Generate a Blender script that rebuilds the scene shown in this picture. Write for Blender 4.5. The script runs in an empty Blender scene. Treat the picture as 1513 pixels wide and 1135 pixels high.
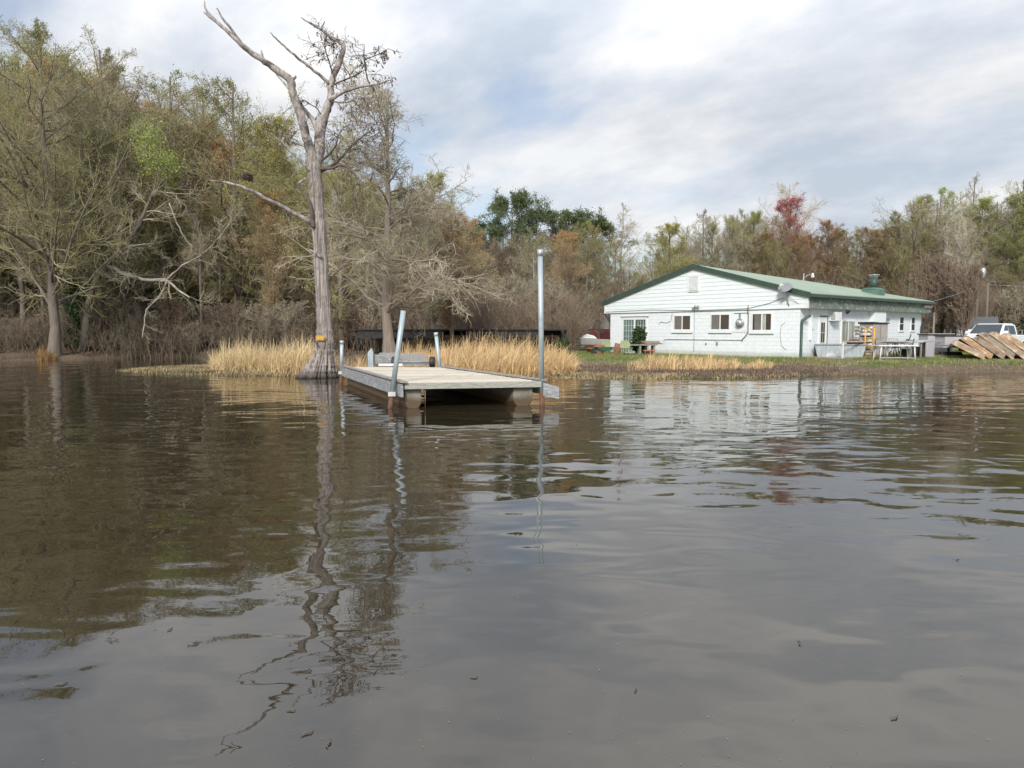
import bpy, math, random
import numpy as np
from mathutils import Vector, Matrix, Euler

S = bpy.context.scene
COL = S.collection
# ------------------------------------------------------------------ camera
CAM_Z = 1.7
FPX = 1049.0            # focal length in photo pixels (photo 1513 wide)
PITCH = math.atan(77.5 / FPX)
cd = bpy.data.cameras.new('camera'); cam = bpy.data.objects.new('camera', cd); COL.objects.link(cam)
cam.location = (0, 0, CAM_Z); cam.rotation_euler = (math.pi/2 - PITCH, 0, 0)
cd.sensor_width = 36.0; cd.lens = FPX/1513*36.0; cd.clip_end = 3000; cd.clip_start = 0.1
S.camera = cam
S.view_settings.view_transform = 'Standard'; S.view_settings.look = 'None'
S.view_settings.exposure = 0.55; S.view_settings.gamma = 1.0

# ------------------------------------------------------------------ sky
SUN_EL = math.radians(34)      # the sun stands behind the camera, a little to its left
sun_dir = Vector((-math.sin(math.radians(14))*math.cos(SUN_EL), -math.cos(math.radians(14))*math.cos(SUN_EL), math.sin(SUN_EL)))
w = bpy.data.worlds.new('World'); S.world = w; w.use_nodes = True
nt = w.node_tree; nt.nodes.clear()
def N(nt, t, **k):
    n = nt.nodes.new(t)
    for a, v in k.items():
        if a.startswith('i_'): n.inputs[a[2:].replace('_', ' ')].default_value = v
        else: setattr(n, a, v)
    return n
def ramp(nt, fac, stops, interp='LINEAR'):
    r = nt.nodes.new('ShaderNodeValToRGB'); cr = r.color_ramp; cr.interpolation = interp
    while len(cr.elements) > 1: cr.elements.remove(cr.elements[-1])
    for i, (p, c) in enumerate(stops):
        e = cr.elements[0] if i == 0 else cr.elements.new(p)
        e.position = p; e.color = (c[0], c[1], c[2], 1) if hasattr(c, '__len__') else (c, c, c, 1)
    nt.links.new(fac, r.inputs[0]); return r
def mathn(nt, op, a, b=None, c=None, clamp=False):
    m = nt.nodes.new('ShaderNodeMath'); m.operation = op; m.use_clamp = clamp
    for i, v in enumerate((a, b, c)):
        if v is None: continue
        if isinstance(v, (int, float)): m.inputs[i].default_value = v
        else: nt.links.new(v, m.inputs[i])
    return m.outputs[0]
L = nt.links.new
tc = N(nt, 'ShaderNodeTexCoord'); sep = N(nt, 'ShaderNodeSeparateXYZ'); L(tc.outputs['Generated'], sep.inputs[0])
z = mathn(nt, 'MAXIMUM', sep.outputs[2], 0.0); zz = mathn(nt, 'ADD', z, 0.32)
cx = mathn(nt, 'DIVIDE', sep.outputs[0], zz); cy = mathn(nt, 'DIVIDE', sep.outputs[1], zz)
# shear so that the cloud bands run the way they do over the lake
cx2 = mathn(nt, 'ADD', mathn(nt, 'MULTIPLY', cx, 0.70), mathn(nt, 'MULTIPLY', cy, -0.45))
cy2 = mathn(nt, 'ADD', mathn(nt, 'MULTIPLY', cy, 0.95), mathn(nt, 'MULTIPLY', cx, 0.70))
cmb = N(nt, 'ShaderNodeCombineXYZ'); L(cx2, cmb.inputs[0]); L(cy2, cmb.inputs[1]); cmb.inputs[2].default_value = 1.2
n1 = N(nt, 'ShaderNodeTexNoise', i_Scale=1.15, i_Detail=6.0, i_Roughness=0.50, i_Distortion=0.15); L(cmb.outputs[0], n1.inputs['Vector'])
n2 = N(nt, 'ShaderNodeTexNoise', i_Scale=2.5, i_Detail=9.0, i_Roughness=0.58, i_Distortion=0.0)
cmb2 = N(nt, 'ShaderNodeCombineXYZ'); L(cx2, cmb2.inputs[0]); L(cy2, cmb2.inputs[1]); cmb2.inputs[2].default_value = 4.4
L(cmb2.outputs[0], n2.inputs['Vector'])
cover = ramp(nt, n1.outputs['Fac'], [(0.33, 0.08), (0.41, 0.45), (0.49, 0.88), (0.58, 1.0)], 'EASE')
shade = ramp(nt, n2.outputs['Fac'], [(0.34, (0.49, 0.54, 0.61)), (0.46, (0.60, 0.635, 0.69)), (0.54, (0.70, 0.715, 0.745)), (0.64, (0.82, 0.82, 0.815))])
sky = N(nt, 'ShaderNodeTexSky', sky_type='NISHITA', sun_disc=False)
sky.sun_elevation = SUN_EL; sky.sun_rotation = math.atan2(sun_dir.x, sun_dir.y)
sky.air_density = 1.0; sky.dust_density = 1.6; sky.ozone_density = 1.0
bg1 = N(nt, 'ShaderNodeBackground', i_Strength=0.10); L(sky.outputs[0], bg1.inputs[0])
bg2 = N(nt, 'ShaderNodeBackground', i_Strength=0.83); L(shade.outputs[0], bg2.inputs[0])
# veiled cloud decks are brighter towards the zenith
L(mathn(nt, 'MULTIPLY_ADD', mathn(nt, 'MAXIMUM', mathn(nt, 'SUBTRACT', z, 0.28), 0.0), 1.6, 0.80), bg2.inputs['Strength'])
mx = N(nt, 'ShaderNodeMixShader'); L(cover.outputs[0], mx.inputs[0]); L(bg1.outputs[0], mx.inputs[1]); L(bg2.outputs[0], mx.inputs[2])
wo = N(nt, 'ShaderNodeOutputWorld'); L(mx.outputs[0], wo.inputs[0])

# ------------------------------------------------------------------ sun (veiled)
sd = bpy.data.lights.new('sun', 'SUN'); sd.energy = 2.5; sd.angle = math.radians(12); sd.color = (1.0, 0.96, 0.90)
so = bpy.data.objects.new('sun', sd); COL.objects.link(so); so.rotation_euler = sun_dir.to_track_quat('Z', 'Y').to_euler()

# ------------------------------------------------------------------ helpers
def ray(px, py):
    x = (px - 756.5) / FPX; y = -(py - 567.5) / FPX
    c, s = math.cos(PITCH), math.sin(PITCH)
    return Vector((x, c + y*s, -s + y*c))
def at(px, py, Y=None, z=None):
    """world point seen at a photo pixel, at forward distance Y or at height z"""
    r = ray(px, py)
    t = (Y / r.y) if Y is not None else ((z - CAM_Z) / r.z)
    return Vector((r.x*t, r.y*t, CAM_Z + r.z*t))

def link(o, parent=None):
    COL.objects.link(o)
    if parent is not None: o.parent = parent
    return o
def tag(o, label=None, cat=None, group=None, kind=None):
    if label: o['label'] = label
    if cat: o['category'] = cat
    if group: o['group'] = group
    if kind: o['kind'] = kind
    return o
def empty(name, loc=(0, 0, 0), rz=0, label=None, cat=None, group=None):
    o = bpy.data.objects.new(name, None); o.location = loc; o.rotation_euler = (0, 0, rz); o.empty_display_size = 0.2
    link(o); return tag(o, label, cat, group)
def npmesh(name, V, F, mat=None, smooth=False, mats=None, mi=None):
    """V (n,3) array, F (m,k) array all the same k"""
    V = np.asarray(V, dtype=np.float32); F = np.asarray(F, dtype=np.int32); k = F.shape[1]
    me = bpy.data.meshes.new(name)
    me.vertices.add(len(V)); me.vertices.foreach_set('co', V.ravel())
    me.loops.add(F.size); me.loops.foreach_set('vertex_index', F.ravel())
    me.polygons.add(len(F)); me.polygons.foreach_set('loop_start', np.arange(0, F.size, k, dtype=np.int32))
    me.polygons.foreach_set('loop_total', np.full(len(F), k, dtype=np.int32))
    if smooth: me.polygons.foreach_set('use_smooth', np.ones(len(F), dtype=bool))
    if mat: me.materials.append(mat)
    me.update(calc_edges=True); me.validate()
    return me
def obj(name, me, parent=None): return link(bpy.data.objects.new(name, me), parent)

class MB:
    """collects boxes, prisms, bars and tubes for ONE mesh"""
    def __init__(s): s.v = []; s.f = []; s.sm = []
    def add(s, vs, fs, smooth=False):
        b = len(s.v); s.v += [tuple(v) for v in vs]; s.f += [tuple(i + b for i in f) for f in fs]; s.sm += [smooth]*len(fs)
        return s
    def box(s, x0, x1, y0, y1, z0, z1, M=None):
        vs = [Vector((x, y, z)) for z in (z0, z1) for y in (y0, y1) for x in (x0, x1)]
        if M is not None: vs = [M @ v for v in vs]
        return s.add(vs, [(0,2,3,1), (4,5,7,6), (0,1,5,4), (2,6,7,3), (0,4,6,2), (1,3,7,5)])
    def prism(s, pts, axis, a, b, M=None):
        """polygon pts in the plane across axis ('x','y','z'), extruded from a to b"""
        n = len(pts)
        def mk(p, t):
            v = {'x': (t, p[0], p[1]), 'y': (p[0], t, p[1]), 'z': (p[0], p[1], t)}[axis]
            v = Vector(v); return M @ v if M is not None else v
        vs = [mk(p, a) for p in pts] + [mk(p, b) for p in pts]
        fs = [tuple(range(n)), tuple(range(2*n - 1, n - 1, -1))] + [(i, n + i, n + (i+1) % n, (i+1) % n) for i in range(n)]
        return s.add(vs, fs)
    def tube(s, pts, rs, sides=8, cap=True, smooth=True):
        pts = [Vector(p) for p in pts]
        if isinstance(rs, (int, float)): rs = [rs]*len(pts)
        m = (pts[-1] - pts[0]).normalized() if (pts[-1] - pts[0]).length > 1e-6 else Vector((0, 0, 1))
        ref = Vector((0, 0, 1)) if abs(m.z) < 0.8 else Vector((1, 0, 0))
        b = len(s.v); n = len(pts)
        for i, p in enumerate(pts):
            t = (pts[min(i+1, n-1)] - pts[max(i-1, 0)]).normalized()
            u = t.cross(ref).normalized(); v = t.cross(u)
            for k in range(sides):
                a = 2*math.pi*k/sides
                s.v.append(tuple(p + (u*math.cos(a) + v*math.sin(a))*rs[i]))
        for i in range(n-1):
            for k in range(sides):
                k2 = (k+1) % sides
                s.f.append((b+i*sides+k, b+i*sides+k2, b+(i+1)*sides+k2, b+(i+1)*sides+k)); s.sm.append(smooth)
        if cap:
            s.f.append(tuple(b+k for k in reversed(range(sides)))); s.sm.append(False)
            s.f.append(tuple(b+(n-1)*sides+k for k in range(sides))); s.sm.append(False)
        return s
    def build(s, name, mat, parent=None, bevel=0, fixn=True):
        import bmesh
        me = bpy.data.meshes.new(name); me.from_pydata(s.v, [], s.f); me.materials.append(mat)
        me.polygons.foreach_set('use_smooth', s.sm); me.update()
        if fixn:
            bm = bmesh.new(); bm.from_mesh(me); bmesh.ops.recalc_face_normals(bm, faces=bm.faces); bm.to_mesh(me); bm.free()
        o = obj(name, me, parent)
        if bevel:
            m = o.modifiers.new('bevel', 'BEVEL'); m.width = bevel; m.segments = 2; m.limit_method = 'ANGLE'
        return o

_m = {}
def mat(name, c1, c2=None, scale=5.0, rough=0.8, bump=0.0, stretch=(1, 1, 1), metal=0.0, detail=5.0, lo=0.35, hi=0.65, c3=None, s3=1.0, lo3=0.5, hi3=0.6, coord='Object', trans=0.0, spec=None, isl=0.0):
    """procedural colour: two noise-mixed tones, an optional third patchy one, and bump"""
    m = bpy.data.materials.new(name); m.use_nodes = True; t = m.node_tree; p = t.nodes['Principled BSDF']
    p.inputs['Roughness'].default_value = rough; p.inputs['Metallic'].default_value = metal
    if spec is not None: p.inputs['Specular IOR Level'].default_value = spec
    tcn = N(t, 'ShaderNodeTexCoord'); mp = N(t, 'ShaderNodeMapping'); mp.inputs['Scale'].default_value = stretch
    t.links.new(tcn.outputs[coord], mp.inputs[0])
    nz = N(t, 'ShaderNodeTexNoise', i_Scale=scale, i_Detail=detail, i_Roughness=0.6); t.links.new(mp.outputs[0], nz.inputs['Vector'])
    c2 = c2 or tuple(x*0.8 for x in c1)
    r = ramp(t, nz.outputs['Fac'], [(lo, c1), (hi, c2)]); col = r.outputs[0]
    if c3:
        n3 = N(t, 'ShaderNodeTexNoise', i_Scale=s3, i_Detail=6.0, i_Roughness=0.65); t.links.new(tcn.outputs[coord], n3.inputs['Vector'])
        k = ramp(t, n3.outputs['Fac'], [(lo3, 0.0), (hi3, 1.0)])
        mxx = N(t, 'ShaderNodeMix', data_type='RGBA'); t.links.new(k.outputs[0], mxx.inputs[0]); t.links.new(col, mxx.inputs[6]); mxx.inputs[7].default_value = (*c3, 1)
        col = mxx.outputs[2]
    if isl:
        g = N(t, 'ShaderNodeNewGeometry'); v = mathn(t, 'MULTIPLY_ADD', g.outputs['Random Per Island'], isl*2, 1 - isl)
        mm = N(t, 'ShaderNodeVectorMath', operation='SCALE'); t.links.new(col, mm.inputs[0]); t.links.new(v, mm.inputs['Scale']); col = mm.outputs[0]
    t.links.new(col, p.inputs['Base Color'])
    if bump:
        b = N(t, 'ShaderNodeBump', i_Strength=1.0, i_Distance=bump); t.links.new(nz.outputs['Fac'], b.inputs['Height']); t.links.new(b.outputs[0], p.inputs['Normal'])
    if trans:
        out = t.nodes['Material Output']; tr = N(t, 'ShaderNodeBsdfTranslucent'); t.links.new(col, tr.inputs[0])
        ms = N(t, 'ShaderNodeMixShader'); ms.inputs[0].default_value = trans
        t.links.new(p.outputs[0], ms.inputs[1]); t.links.new(tr.outputs[0], ms.inputs[2]); t.links.new(ms.outputs[0], out.inputs[0])
    _m[name] = m; return m
rng = np.random.default_rng(7)
rd = random.Random(5)

# ------------------------------------------------------------------ the lake bed, banks and ground (one sheet)
SHORE = [(-900, 30), (-400, 34), (-150, 39), (0, 40.5), (90, 43), (200, 46), (290, 47), (315, 36), (340, 31), (400, 28.8), (450, 27.6), (500, 27.3), (540, 25.5), (640, 25.0),
         (700, 24.6), (760, 24.8), (830, 25.6), (900, 25.0), (1000, 25.3), (1100, 25.6), (1200, 27.2), (1300, 27.8), (1400, 28.9), (1513, 29.6), (1700, 31), (2200, 33)]
_sx = np.array([p[0] for p in SHORE], float); _sr = np.array([p[1] for p in SHORE], float)
def sinnoise(X, Y, s, seed=0):
    r = np.random.default_rng(seed); o = np.zeros_like(X)
    for i in range(6):
        a = r.uniform(0, 6.28); f = s*(1 + i*0.55); o = o + np.sin((X*math.cos(a) + Y*math.sin(a))*f + r.uniform(0, 6.28))/(1 + i*0.4)
    return o/3.2
def terrain(X, Y):
    X = np.asarray(X, float); Y = np.asarray(Y, float)
    px = 756.5 + X/np.maximum(Y, 0.5)*FPX
    # inside distance from the shore along the view depth
    d = Y - np.interp(px, _sx, _sr) + 0.5*sinnoise(X, Y, 1.1, 3)
    marsh = np.interp(px, [280, 320, 900, 1000, 1180, 1300], [0.0, 1.0, 1.0, 0.9, 0.6, 0.0])
    steep = np.interp(d, [-6, -1.5, 0, 0.35, 1.5, 6], [-0.8, -0.35, -0.03, 0.16, 0.36, 0.45])
    flat = np.interp(d, [-6, -1.5, 0, 1.2, 3.5, 5.5, 8], [-0.8, -0.3, -0.03, 0.03, 0.10, 0.30, 0.40])
    h = steep*(1 - marsh) + flat*marsh
    # weed spit reaching left into the cove
    nr = np.interp(px, [175, 220, 340, 460], [30.8, 28.9, 27.2, 26.4]) + 0.35*sinnoise(X, Y, 1.7, 5); fr_ = np.interp(px, [175, 240, 340, 460], [31.1, 34.0, 36.5, 35])
    sp = np.minimum(Y - nr, fr_ - Y)
    sp = np.where((px > 170) & (px < 470), sp, -3)
    h = np.maximum(h, np.interp(sp, [-1.5, 0, 0.8], [-0.3, -0.012, 0.035]))
    far = np.clip((np.hypot(X, Y) - 45)/60, 0, 1)
    return h + 0.04*sinnoise(X, Y, 0.5, 9)*(h > 0.1) + far*0.25
def gz(x, y): return float(terrain(np.array([x]), np.array([y]))[0])

def grid_axis(pts):
    out = []
    for a, b, st in pts: out += list(np.arange(a, b, st))
    return np.array(out + [pts[-1][1]])
gx = grid_axis([(-600, -120, 40), (-120, -45, 5), (-45, 45, 0.35), (45, 120, 5), (120, 600, 40)])
gy = grid_axis([(-60, 18, 6), (18, 52, 0.3), (52, 100, 4), (100, 900, 50)])
GX, GY = np.meshgrid(gx, gy); GZ = terrain(GX, GY)
V = np.stack([GX.ravel(), GY.ravel(), GZ.ravel()], 1); ny, nx = GX.shape
ii = np.arange(ny*nx).reshape(ny, nx)
F = np.stack([ii[:-1, :-1].ravel(), ii[:-1, 1:].ravel(), ii[1:, 1:].ravel(), ii[1:, :-1].ravel()], 1)
gm = bpy.data.materials.new('ground_soil'); gm.use_nodes = True; t = gm.node_tree; p = t.nodes['Principled BSDF']; p.inputs['Roughness'].default_value = 0.95
g = N(t, 'ShaderNodeNewGeometry'); att = N(t, 'ShaderNodeAttribute', attribute_name='grassy'); att2 = N(t, 'ShaderNodeAttribute', attribute_name='weedy')
na = N(t, 'ShaderNodeTexNoise', i_Scale=1.3, i_Detail=8.0, i_Roughness=0.7); nb = N(t, 'ShaderNodeTexNoise', i_Scale=9.0, i_Detail=6.0, i_Roughness=0.7)
t.links.new(g.outputs['Position'], na.inputs['Vector']); t.links.new(g.outputs['Position'], nb.inputs['Vector'])
soil = ramp(t, nb.outputs['Fac'], [(0.3, (0.045, 0.030, 0.020)), (0.5, (0.12, 0.085, 0.055)), (0.7, (0.22, 0.165, 0.10))])
grass = ramp(t, nb.outputs['Fac'], [(0.3, (0.04, 0.065, 0.015)), (0.55, (0.10, 0.14, 0.035)), (0.75, (0.21, 0.19, 0.08))])
weed = ramp(t, nb.outputs['Fac'], [(0.3, (0.025, 0.020, 0.014)), (0.55, (0.07, 0.055, 0.034)), (0.75, (0.14, 0.12, 0.06))])
f1 = mathn(t, 'MULTIPLY', att.outputs['Fac'], ramp(t, na.outputs['Fac'], [(0.36, 0.0), (0.5, 1.0)]).outputs[0], clamp=True)
m1 = N(t, 'ShaderNodeMix', data_type='RGBA'); t.links.new(f1, m1.inputs[0]); t.links.new(soil.outputs[0], m1.inputs[6]); t.links.new(grass.outputs[0], m1.inputs[7])
m2 = N(t, 'ShaderNodeMix', data_type='RGBA'); t.links.new(att2.outputs['Fac'], m2.inputs[0]); t.links.new(m1.outputs[2], m2.inputs[6]); t.links.new(weed.outputs[0], m2.inputs[7])
t.links.new(m2.outputs[2], p.inputs['Base Color'])
bp = N(t, 'ShaderNodeBump', i_Strength=1.0, i_Distance=0.06); t.links.new(nb.outputs['Fac'], bp.inputs['Height']); t.links.new(bp.outputs[0], p.inputs['Normal'])
PXg = 756.5 + V[:, 0]/np.maximum(V[:, 1], 0.5)*FPX
me = npmesh('ground', V, F, gm, smooth=True)
gr = np.clip((V[:, 2] - 0.24)/0.12, 0, 1)*np.interp(PXg, [820, 870, 3000], [0, 1, 1])*(V[:, 1] > 0)*(V[:, 1] < 75)
wd = np.interp(V[:, 2], [-0.05, 0.0, 0.10, 0.22], [1, 1, 1, 0])*np.interp(PXg, [150, 200, 1180, 1300], [0, 1, 1, 0])
for nme, arr in (('grassy', gr), ('weedy', wd)):
    a = me.attributes.new(nme, 'FLOAT', 'POINT'); a.data.foreach_set('value', arr.astype(np.float32))
tag(obj('ground', me), kind='structure')

# ------------------------------------------------------------------ water
wm = bpy.data.materials.new('lake_water'); wm.use_nodes = True; t = wm.node_tree; p = t.nodes['Principled BSDF']
p.inputs['Roughness'].default_value = 0.0; p.inputs['IOR'].default_value = 1.8
g = N(t, 'ShaderNodeNewGeometry')
nc = N(t, 'ShaderNodeTexNoise', i_Scale=0.25, i_Detail=4.0); t.links.new(g.outputs['Position'], nc.inputs['Vector'])
rc = ramp(t, nc.outputs['Fac'], [(0.3, (0.026, 0.020, 0.011)), (0.7, (0.036, 0.028, 0.016))]); t.links.new(rc.outputs[0], p.inputs['Base Color'])
def wave(scale, sx, sy, rot, detail, rough=0.5, dist=0.0):
    mp = N(t, 'ShaderNodeMapping'); mp.inputs['Scale'].default_value = (sx, sy, 1); mp.inputs['Rotation'].default_value = (0, 0, rot)
    t.links.new(g.outputs['Position'], mp.inputs[0])
    n = N(t, 'ShaderNodeTexNoise', i_Scale=scale, i_Detail=detail, i_Roughness=rough, i_Distortion=dist); t.links.new(mp.outputs[0], n.inputs['Vector']); return n.outputs['Fac']
wa = wave(0.42, 0.8, 1.3, 0.25, 2.0, 0.42)       # long slow swell
wb = wave(1.9, 0.75, 1.3, -0.2, 1.0, 0.35, 0.4)   # ripples
wc = wave(6.5, 0.45, 1.4, 0.1, 2.0, 0.5)         # fine wind ripples
patch = ramp(t, wave(0.11, 1.3, 0.6, 0.35, 3.0), [(0.42, 0.05), (0.60, 1.0)]).outputs[0]
sp = N(t, 'ShaderNodeSeparateXYZ'); t.links.new(g.outputs['Position'], sp.inputs[0])
right = mathn(t, 'MULTIPLY_ADD', sp.outputs[0], 0.10, 0.45, clamp=True)
pr = mathn(t, 'MULTIPLY', patch, mathn(t, 'ADD', right, 0.12))
h = mathn(t, 'MULTIPLY', wa, 0.050)
h = mathn(t, 'ADD', h, mathn(t, 'MULTIPLY', wb, mathn(t, 'MULTIPLY_ADD', pr, 0.005, 0.0125)))
h = mathn(t, 'ADD', h, mathn(t, 'MULTIPLY', wc, mathn(t, 'MULTIPLY_ADD', pr, 0.0019, 0.00022)))
bp = N(t, 'ShaderNodeBump', i_Strength=1.0, i_Distance=1.0); t.links.new(h, bp.inputs['Height']); t.links.new(bp.outputs[0], p.inputs['Normal'])
V = [(-500, -80, 0), (500, -80, 0), (500, 80, 0), (-500, 80, 0)]
tag(obj('water', npmesh('water', V, [(0, 1, 2, 3)], wm)), kind='structure')
# ------------------------------------------------------------------ materials
M_block = mat('painted_block', (0.75, 0.79, 0.81), (0.69, 0.735, 0.755), 3.0, 0.75, 0.0, c3=(0.58, 0.63, 0.63), s3=1.1, lo3=0.60, hi3=0.85)
def add_blocks(m, bw=0.4, bh=0.2):
    t = m.node_tree; p = t.nodes['Principled BSDF']; tcn = N(t, 'ShaderNodeTexCoord'); s = N(t, 'ShaderNodeSeparateXYZ'); t.links.new(tcn.outputs['Object'], s.inputs[0])
    c = N(t, 'ShaderNodeCombineXYZ'); t.links.new(mathn(t, 'ADD', s.outputs[0], s.outputs[1]), c.inputs[0]); t.links.new(s.outputs[2], c.inputs[1])
    b = N(t, 'ShaderNodeTexBrick', i_Scale=1.0); b.inputs['Brick Width'].default_value = bw; b.inputs['Row Height'].default_value = bh
    b.inputs['Mortar Size'].default_value = 0.012; b.inputs['Mortar Smooth'].default_value = 0.3
    t.links.new(c.outputs[0], b.inputs['Vector'])
    bb = N(t, 'ShaderNodeBump', i_Strength=1.0, i_Distance=0.007); bb.invert = True; t.links.new(b.outputs['Fac'], bb.inputs['Height']); t.links.new(bb.outputs[0], p.inputs['Normal'])
    old = p.inputs['Base Color'].links[0].from_socket
    mm = N(t, 'ShaderNodeMix', data_type='RGBA', blend_type='MULTIPLY'); mm.inputs[0].default_value = 1
    k = ramp(t, b.outputs['Fac'], [(0.0, 1.0), (1.0, 0.955)]); t.links.new(old, mm.inputs[6]); t.links.new(k.outputs[0], mm.inputs[7]); t.links.new(mm.outputs[2], p.inputs['Base Color'])
add_blocks(M_block)
M_siding = mat('white_siding', (0.74, 0.79, 0.80), (0.68, 0.74, 0.75), 2.0, 0.6, 0.0, stretch=(1, 1, 6), c3=(0.50, 0.54, 0.52), s3=1.6, lo3=0.66, hi3=0.85)
M_trimgreen = mat('dark_green_trim', (0.035, 0.065, 0.050), (0.050, 0.085, 0.062), 4, 0.5)
M_roof = mat('green_metal_roof', (0.24, 0.30, 0.215), (0.27, 0.33, 0.245), 1.5, 0.45, 0.0, c3=(0.26, 0.36, 0.25), s3=0.6)
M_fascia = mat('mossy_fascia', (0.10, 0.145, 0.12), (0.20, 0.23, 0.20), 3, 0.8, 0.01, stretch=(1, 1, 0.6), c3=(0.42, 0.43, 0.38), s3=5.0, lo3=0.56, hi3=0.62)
M_white = mat('white_frame', (0.74, 0.76, 0.74), (0.66, 0.69, 0.68), 6, 0.5)
M_glassd = mat('dark_window_glass', (0.075, 0.055, 0.035), (0.055, 0.042, 0.03), 2, 0.08)
M_glassg = mat('screened_window_glass', (0.17, 0.155, 0.135), (0.14, 0.13, 0.12), 2, 0.2)
M_glassgreen = mat('door_glass', (0.16, 0.23, 0.20), (0.10, 0.15, 0.14), 1.5, 0.1)
M_curtain = mat('curtain', (0.46, 0.47, 0.42), (0.22, 0.24, 0.21), 9, 0.9, stretch=(1, 1, 0.05), lo=0.45, hi=0.55)
M_black = mat('black', (0.02, 0.02, 0.022), (0.03, 0.03, 0.03), 5, 0.6)
M_grey = mat('grey_metal', (0.20, 0.21, 0.22), (0.28, 0.29, 0.30), 5, 0.5)
M_alu = mat('aluminium', (0.55, 0.56, 0.56), (0.40, 0.41, 0.42), 6, 0.35, metal=0.6)
M_galv = mat('galvanised', (0.32, 0.385, 0.41), (0.43, 0.49, 0.51), 7, 0.45, metal=0.25, stretch=(1, 1, 0.3), c3=(0.30, 0.36, 0.38), s3=8, lo3=0.55, hi3=0.7)
M_rust = mat('rusty_steel', (0.15, 0.072, 0.040), (0.09, 0.048, 0.032), 9, 0.85, 0.004)
M_greybox = mat('grey_cabinet', (0.36, 0.35, 0.37), (0.42, 0.41, 0.42), 3, 0.6, stretch=(1, 1, 0.2), c3=(0.25, 0.24, 0.25), s3=2, lo3=0.6, hi3=0.8)
M_taupe = mat('taupe_shed', (0.30, 0.27, 0.25), (0.37, 0.335, 0.31), 2.5, 0.75, stretch=(1, 1, 0.25), c3=(0.22, 0.20, 0.185), s3=3, lo3=0.55, hi3=0.7)
M_brick = mat('red_brick', (0.30, 0.085, 0.05), (0.22, 0.06, 0.04), 8, 0.9); add_blocks(M_brick, 0.2, 0.07)
M_yellow = mat('yellow_paint', (0.66, 0.36, 0.03), (0.55, 0.28, 0.03), 8, 0.5)
M_tank = mat('weathered_tank_metal', (0.34, 0.39, 0.43), (0.50, 0.55, 0.58), 5, 0.5, 0.004, stretch=(3, 3, 0.3), metal=0.2, c3=(0.62, 0.66, 0.67), s3=3, lo3=0.55, hi3=0.65)
M_woodg = mat('weathered_wood', (0.33, 0.31, 0.28), (0.19, 0.18, 0.165), 12, 0.9, 0.006, stretch=(1, 1, 3), c3=(0.12, 0.115, 0.105), s3=7, lo3=0.56, hi3=0.70)
M_plast = mat('white_plastic', (0.72, 0.70, 0.65), (0.62, 0.60, 0.56), 6, 0.5)
M_terra = mat('terracotta', (0.34, 0.12, 0.07), (0.26, 0.09, 0.055), 9, 0.8)

# ------------------------------------------------------------------ the white building
G0 = 0.40
HX, HY = 13.9, 34.4
HROT = math.atan2(-0.771, 0.637)
def hw(x, y, zz=0.0):      # building frame -> world
    c, s = math.cos(HROT), math.sin(HROT)
    return Vector((HX + x*c - y*s, HY + x*s + y*c, G0 + zz))
house = empty('lakeside_house', (HX, HY, G0), HROT, 'low white painted block building with green metal roof and sided gable on the shore', 'building')
WB, RT, EA = 2.42, 4.78, 2.98           # wall top / ridge / eave heights
W0, LEN = 12.3, 14.45
MB().box(-W0, 0, 0, LEN, -0.5, WB).build('block_wall', M_block, house)
# upper band: overhanging sided gable, laps real
OV = 0.42
def roof_z(x):
    xm = -W0/2
    return RT - abs(x - xm)/(W0/2 + OV + 0.08)*(RT - EA)
m = MB(); c0 = WB
half = W0/2 + OV
while c0 < RT - 0.02:
    c1 = min(c0 + 0.215, RT - 0.02)
    def hx(zv): return min(half, (RT - zv)/(RT - EA)*(half + 0.08))
    a, b = hx(c0), hx(c1 - 0.002)
    xm = -W0/2; yo, yi = -0.084, -0.067
    vs = [(xm-a, yo, c0), (xm+a, yo, c0), (xm+b, yi, c1), (xm-b, yi, c1), (xm-a, 0.2, c0), (xm+a, 0.2, c0), (xm+b, 0.2, c1), (xm-b, 0.2, c1)]
    m.add(vs, [(0,1,2,3), (5,4,7,6), (0,4,5,1), (1,5,6,2), (2,6,7,3), (3,7,4,0)]); c0 = c1
m.build('gable_siding', M_siding, house)
MB().box(-W0-OV-0.012, -W0-OV+0.10, -0.105, 0.0, WB-0.01, EA-0.01).build('corner_board', M_white, house)
MB().box(OV-0.10, OV+0.012, -0.105, 0.0, WB-0.01, EA-0.01).build('corner_board', M_white, house)
# side bands under the eaves (weathered fascia panels) and soffit
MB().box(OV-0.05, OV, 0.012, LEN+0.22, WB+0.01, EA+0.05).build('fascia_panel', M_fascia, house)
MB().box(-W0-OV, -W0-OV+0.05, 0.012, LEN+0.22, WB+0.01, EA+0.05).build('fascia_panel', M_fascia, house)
MB().box(0.003, OV-0.052, 0.2, LEN+0.2, WB-0.0, WB+0.04).box(-W0-OV+0.052, -W0-0.003, 0.2, LEN+0.2, WB, WB+0.04).build('soffit', M_white, house)
MB().prism([(-W0, WB), (0, WB), (0, EA+0.02), (-W0/2, RT-0.52), (-W0, EA+0.02)], 'y', 0.3, LEN+0.1).build('attic', M_woodg, house)
MB().box(OV-0.02, OV+0.02, 0.0, 0.10, WB, EA).build('end_board', M_woodg, house)
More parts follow.
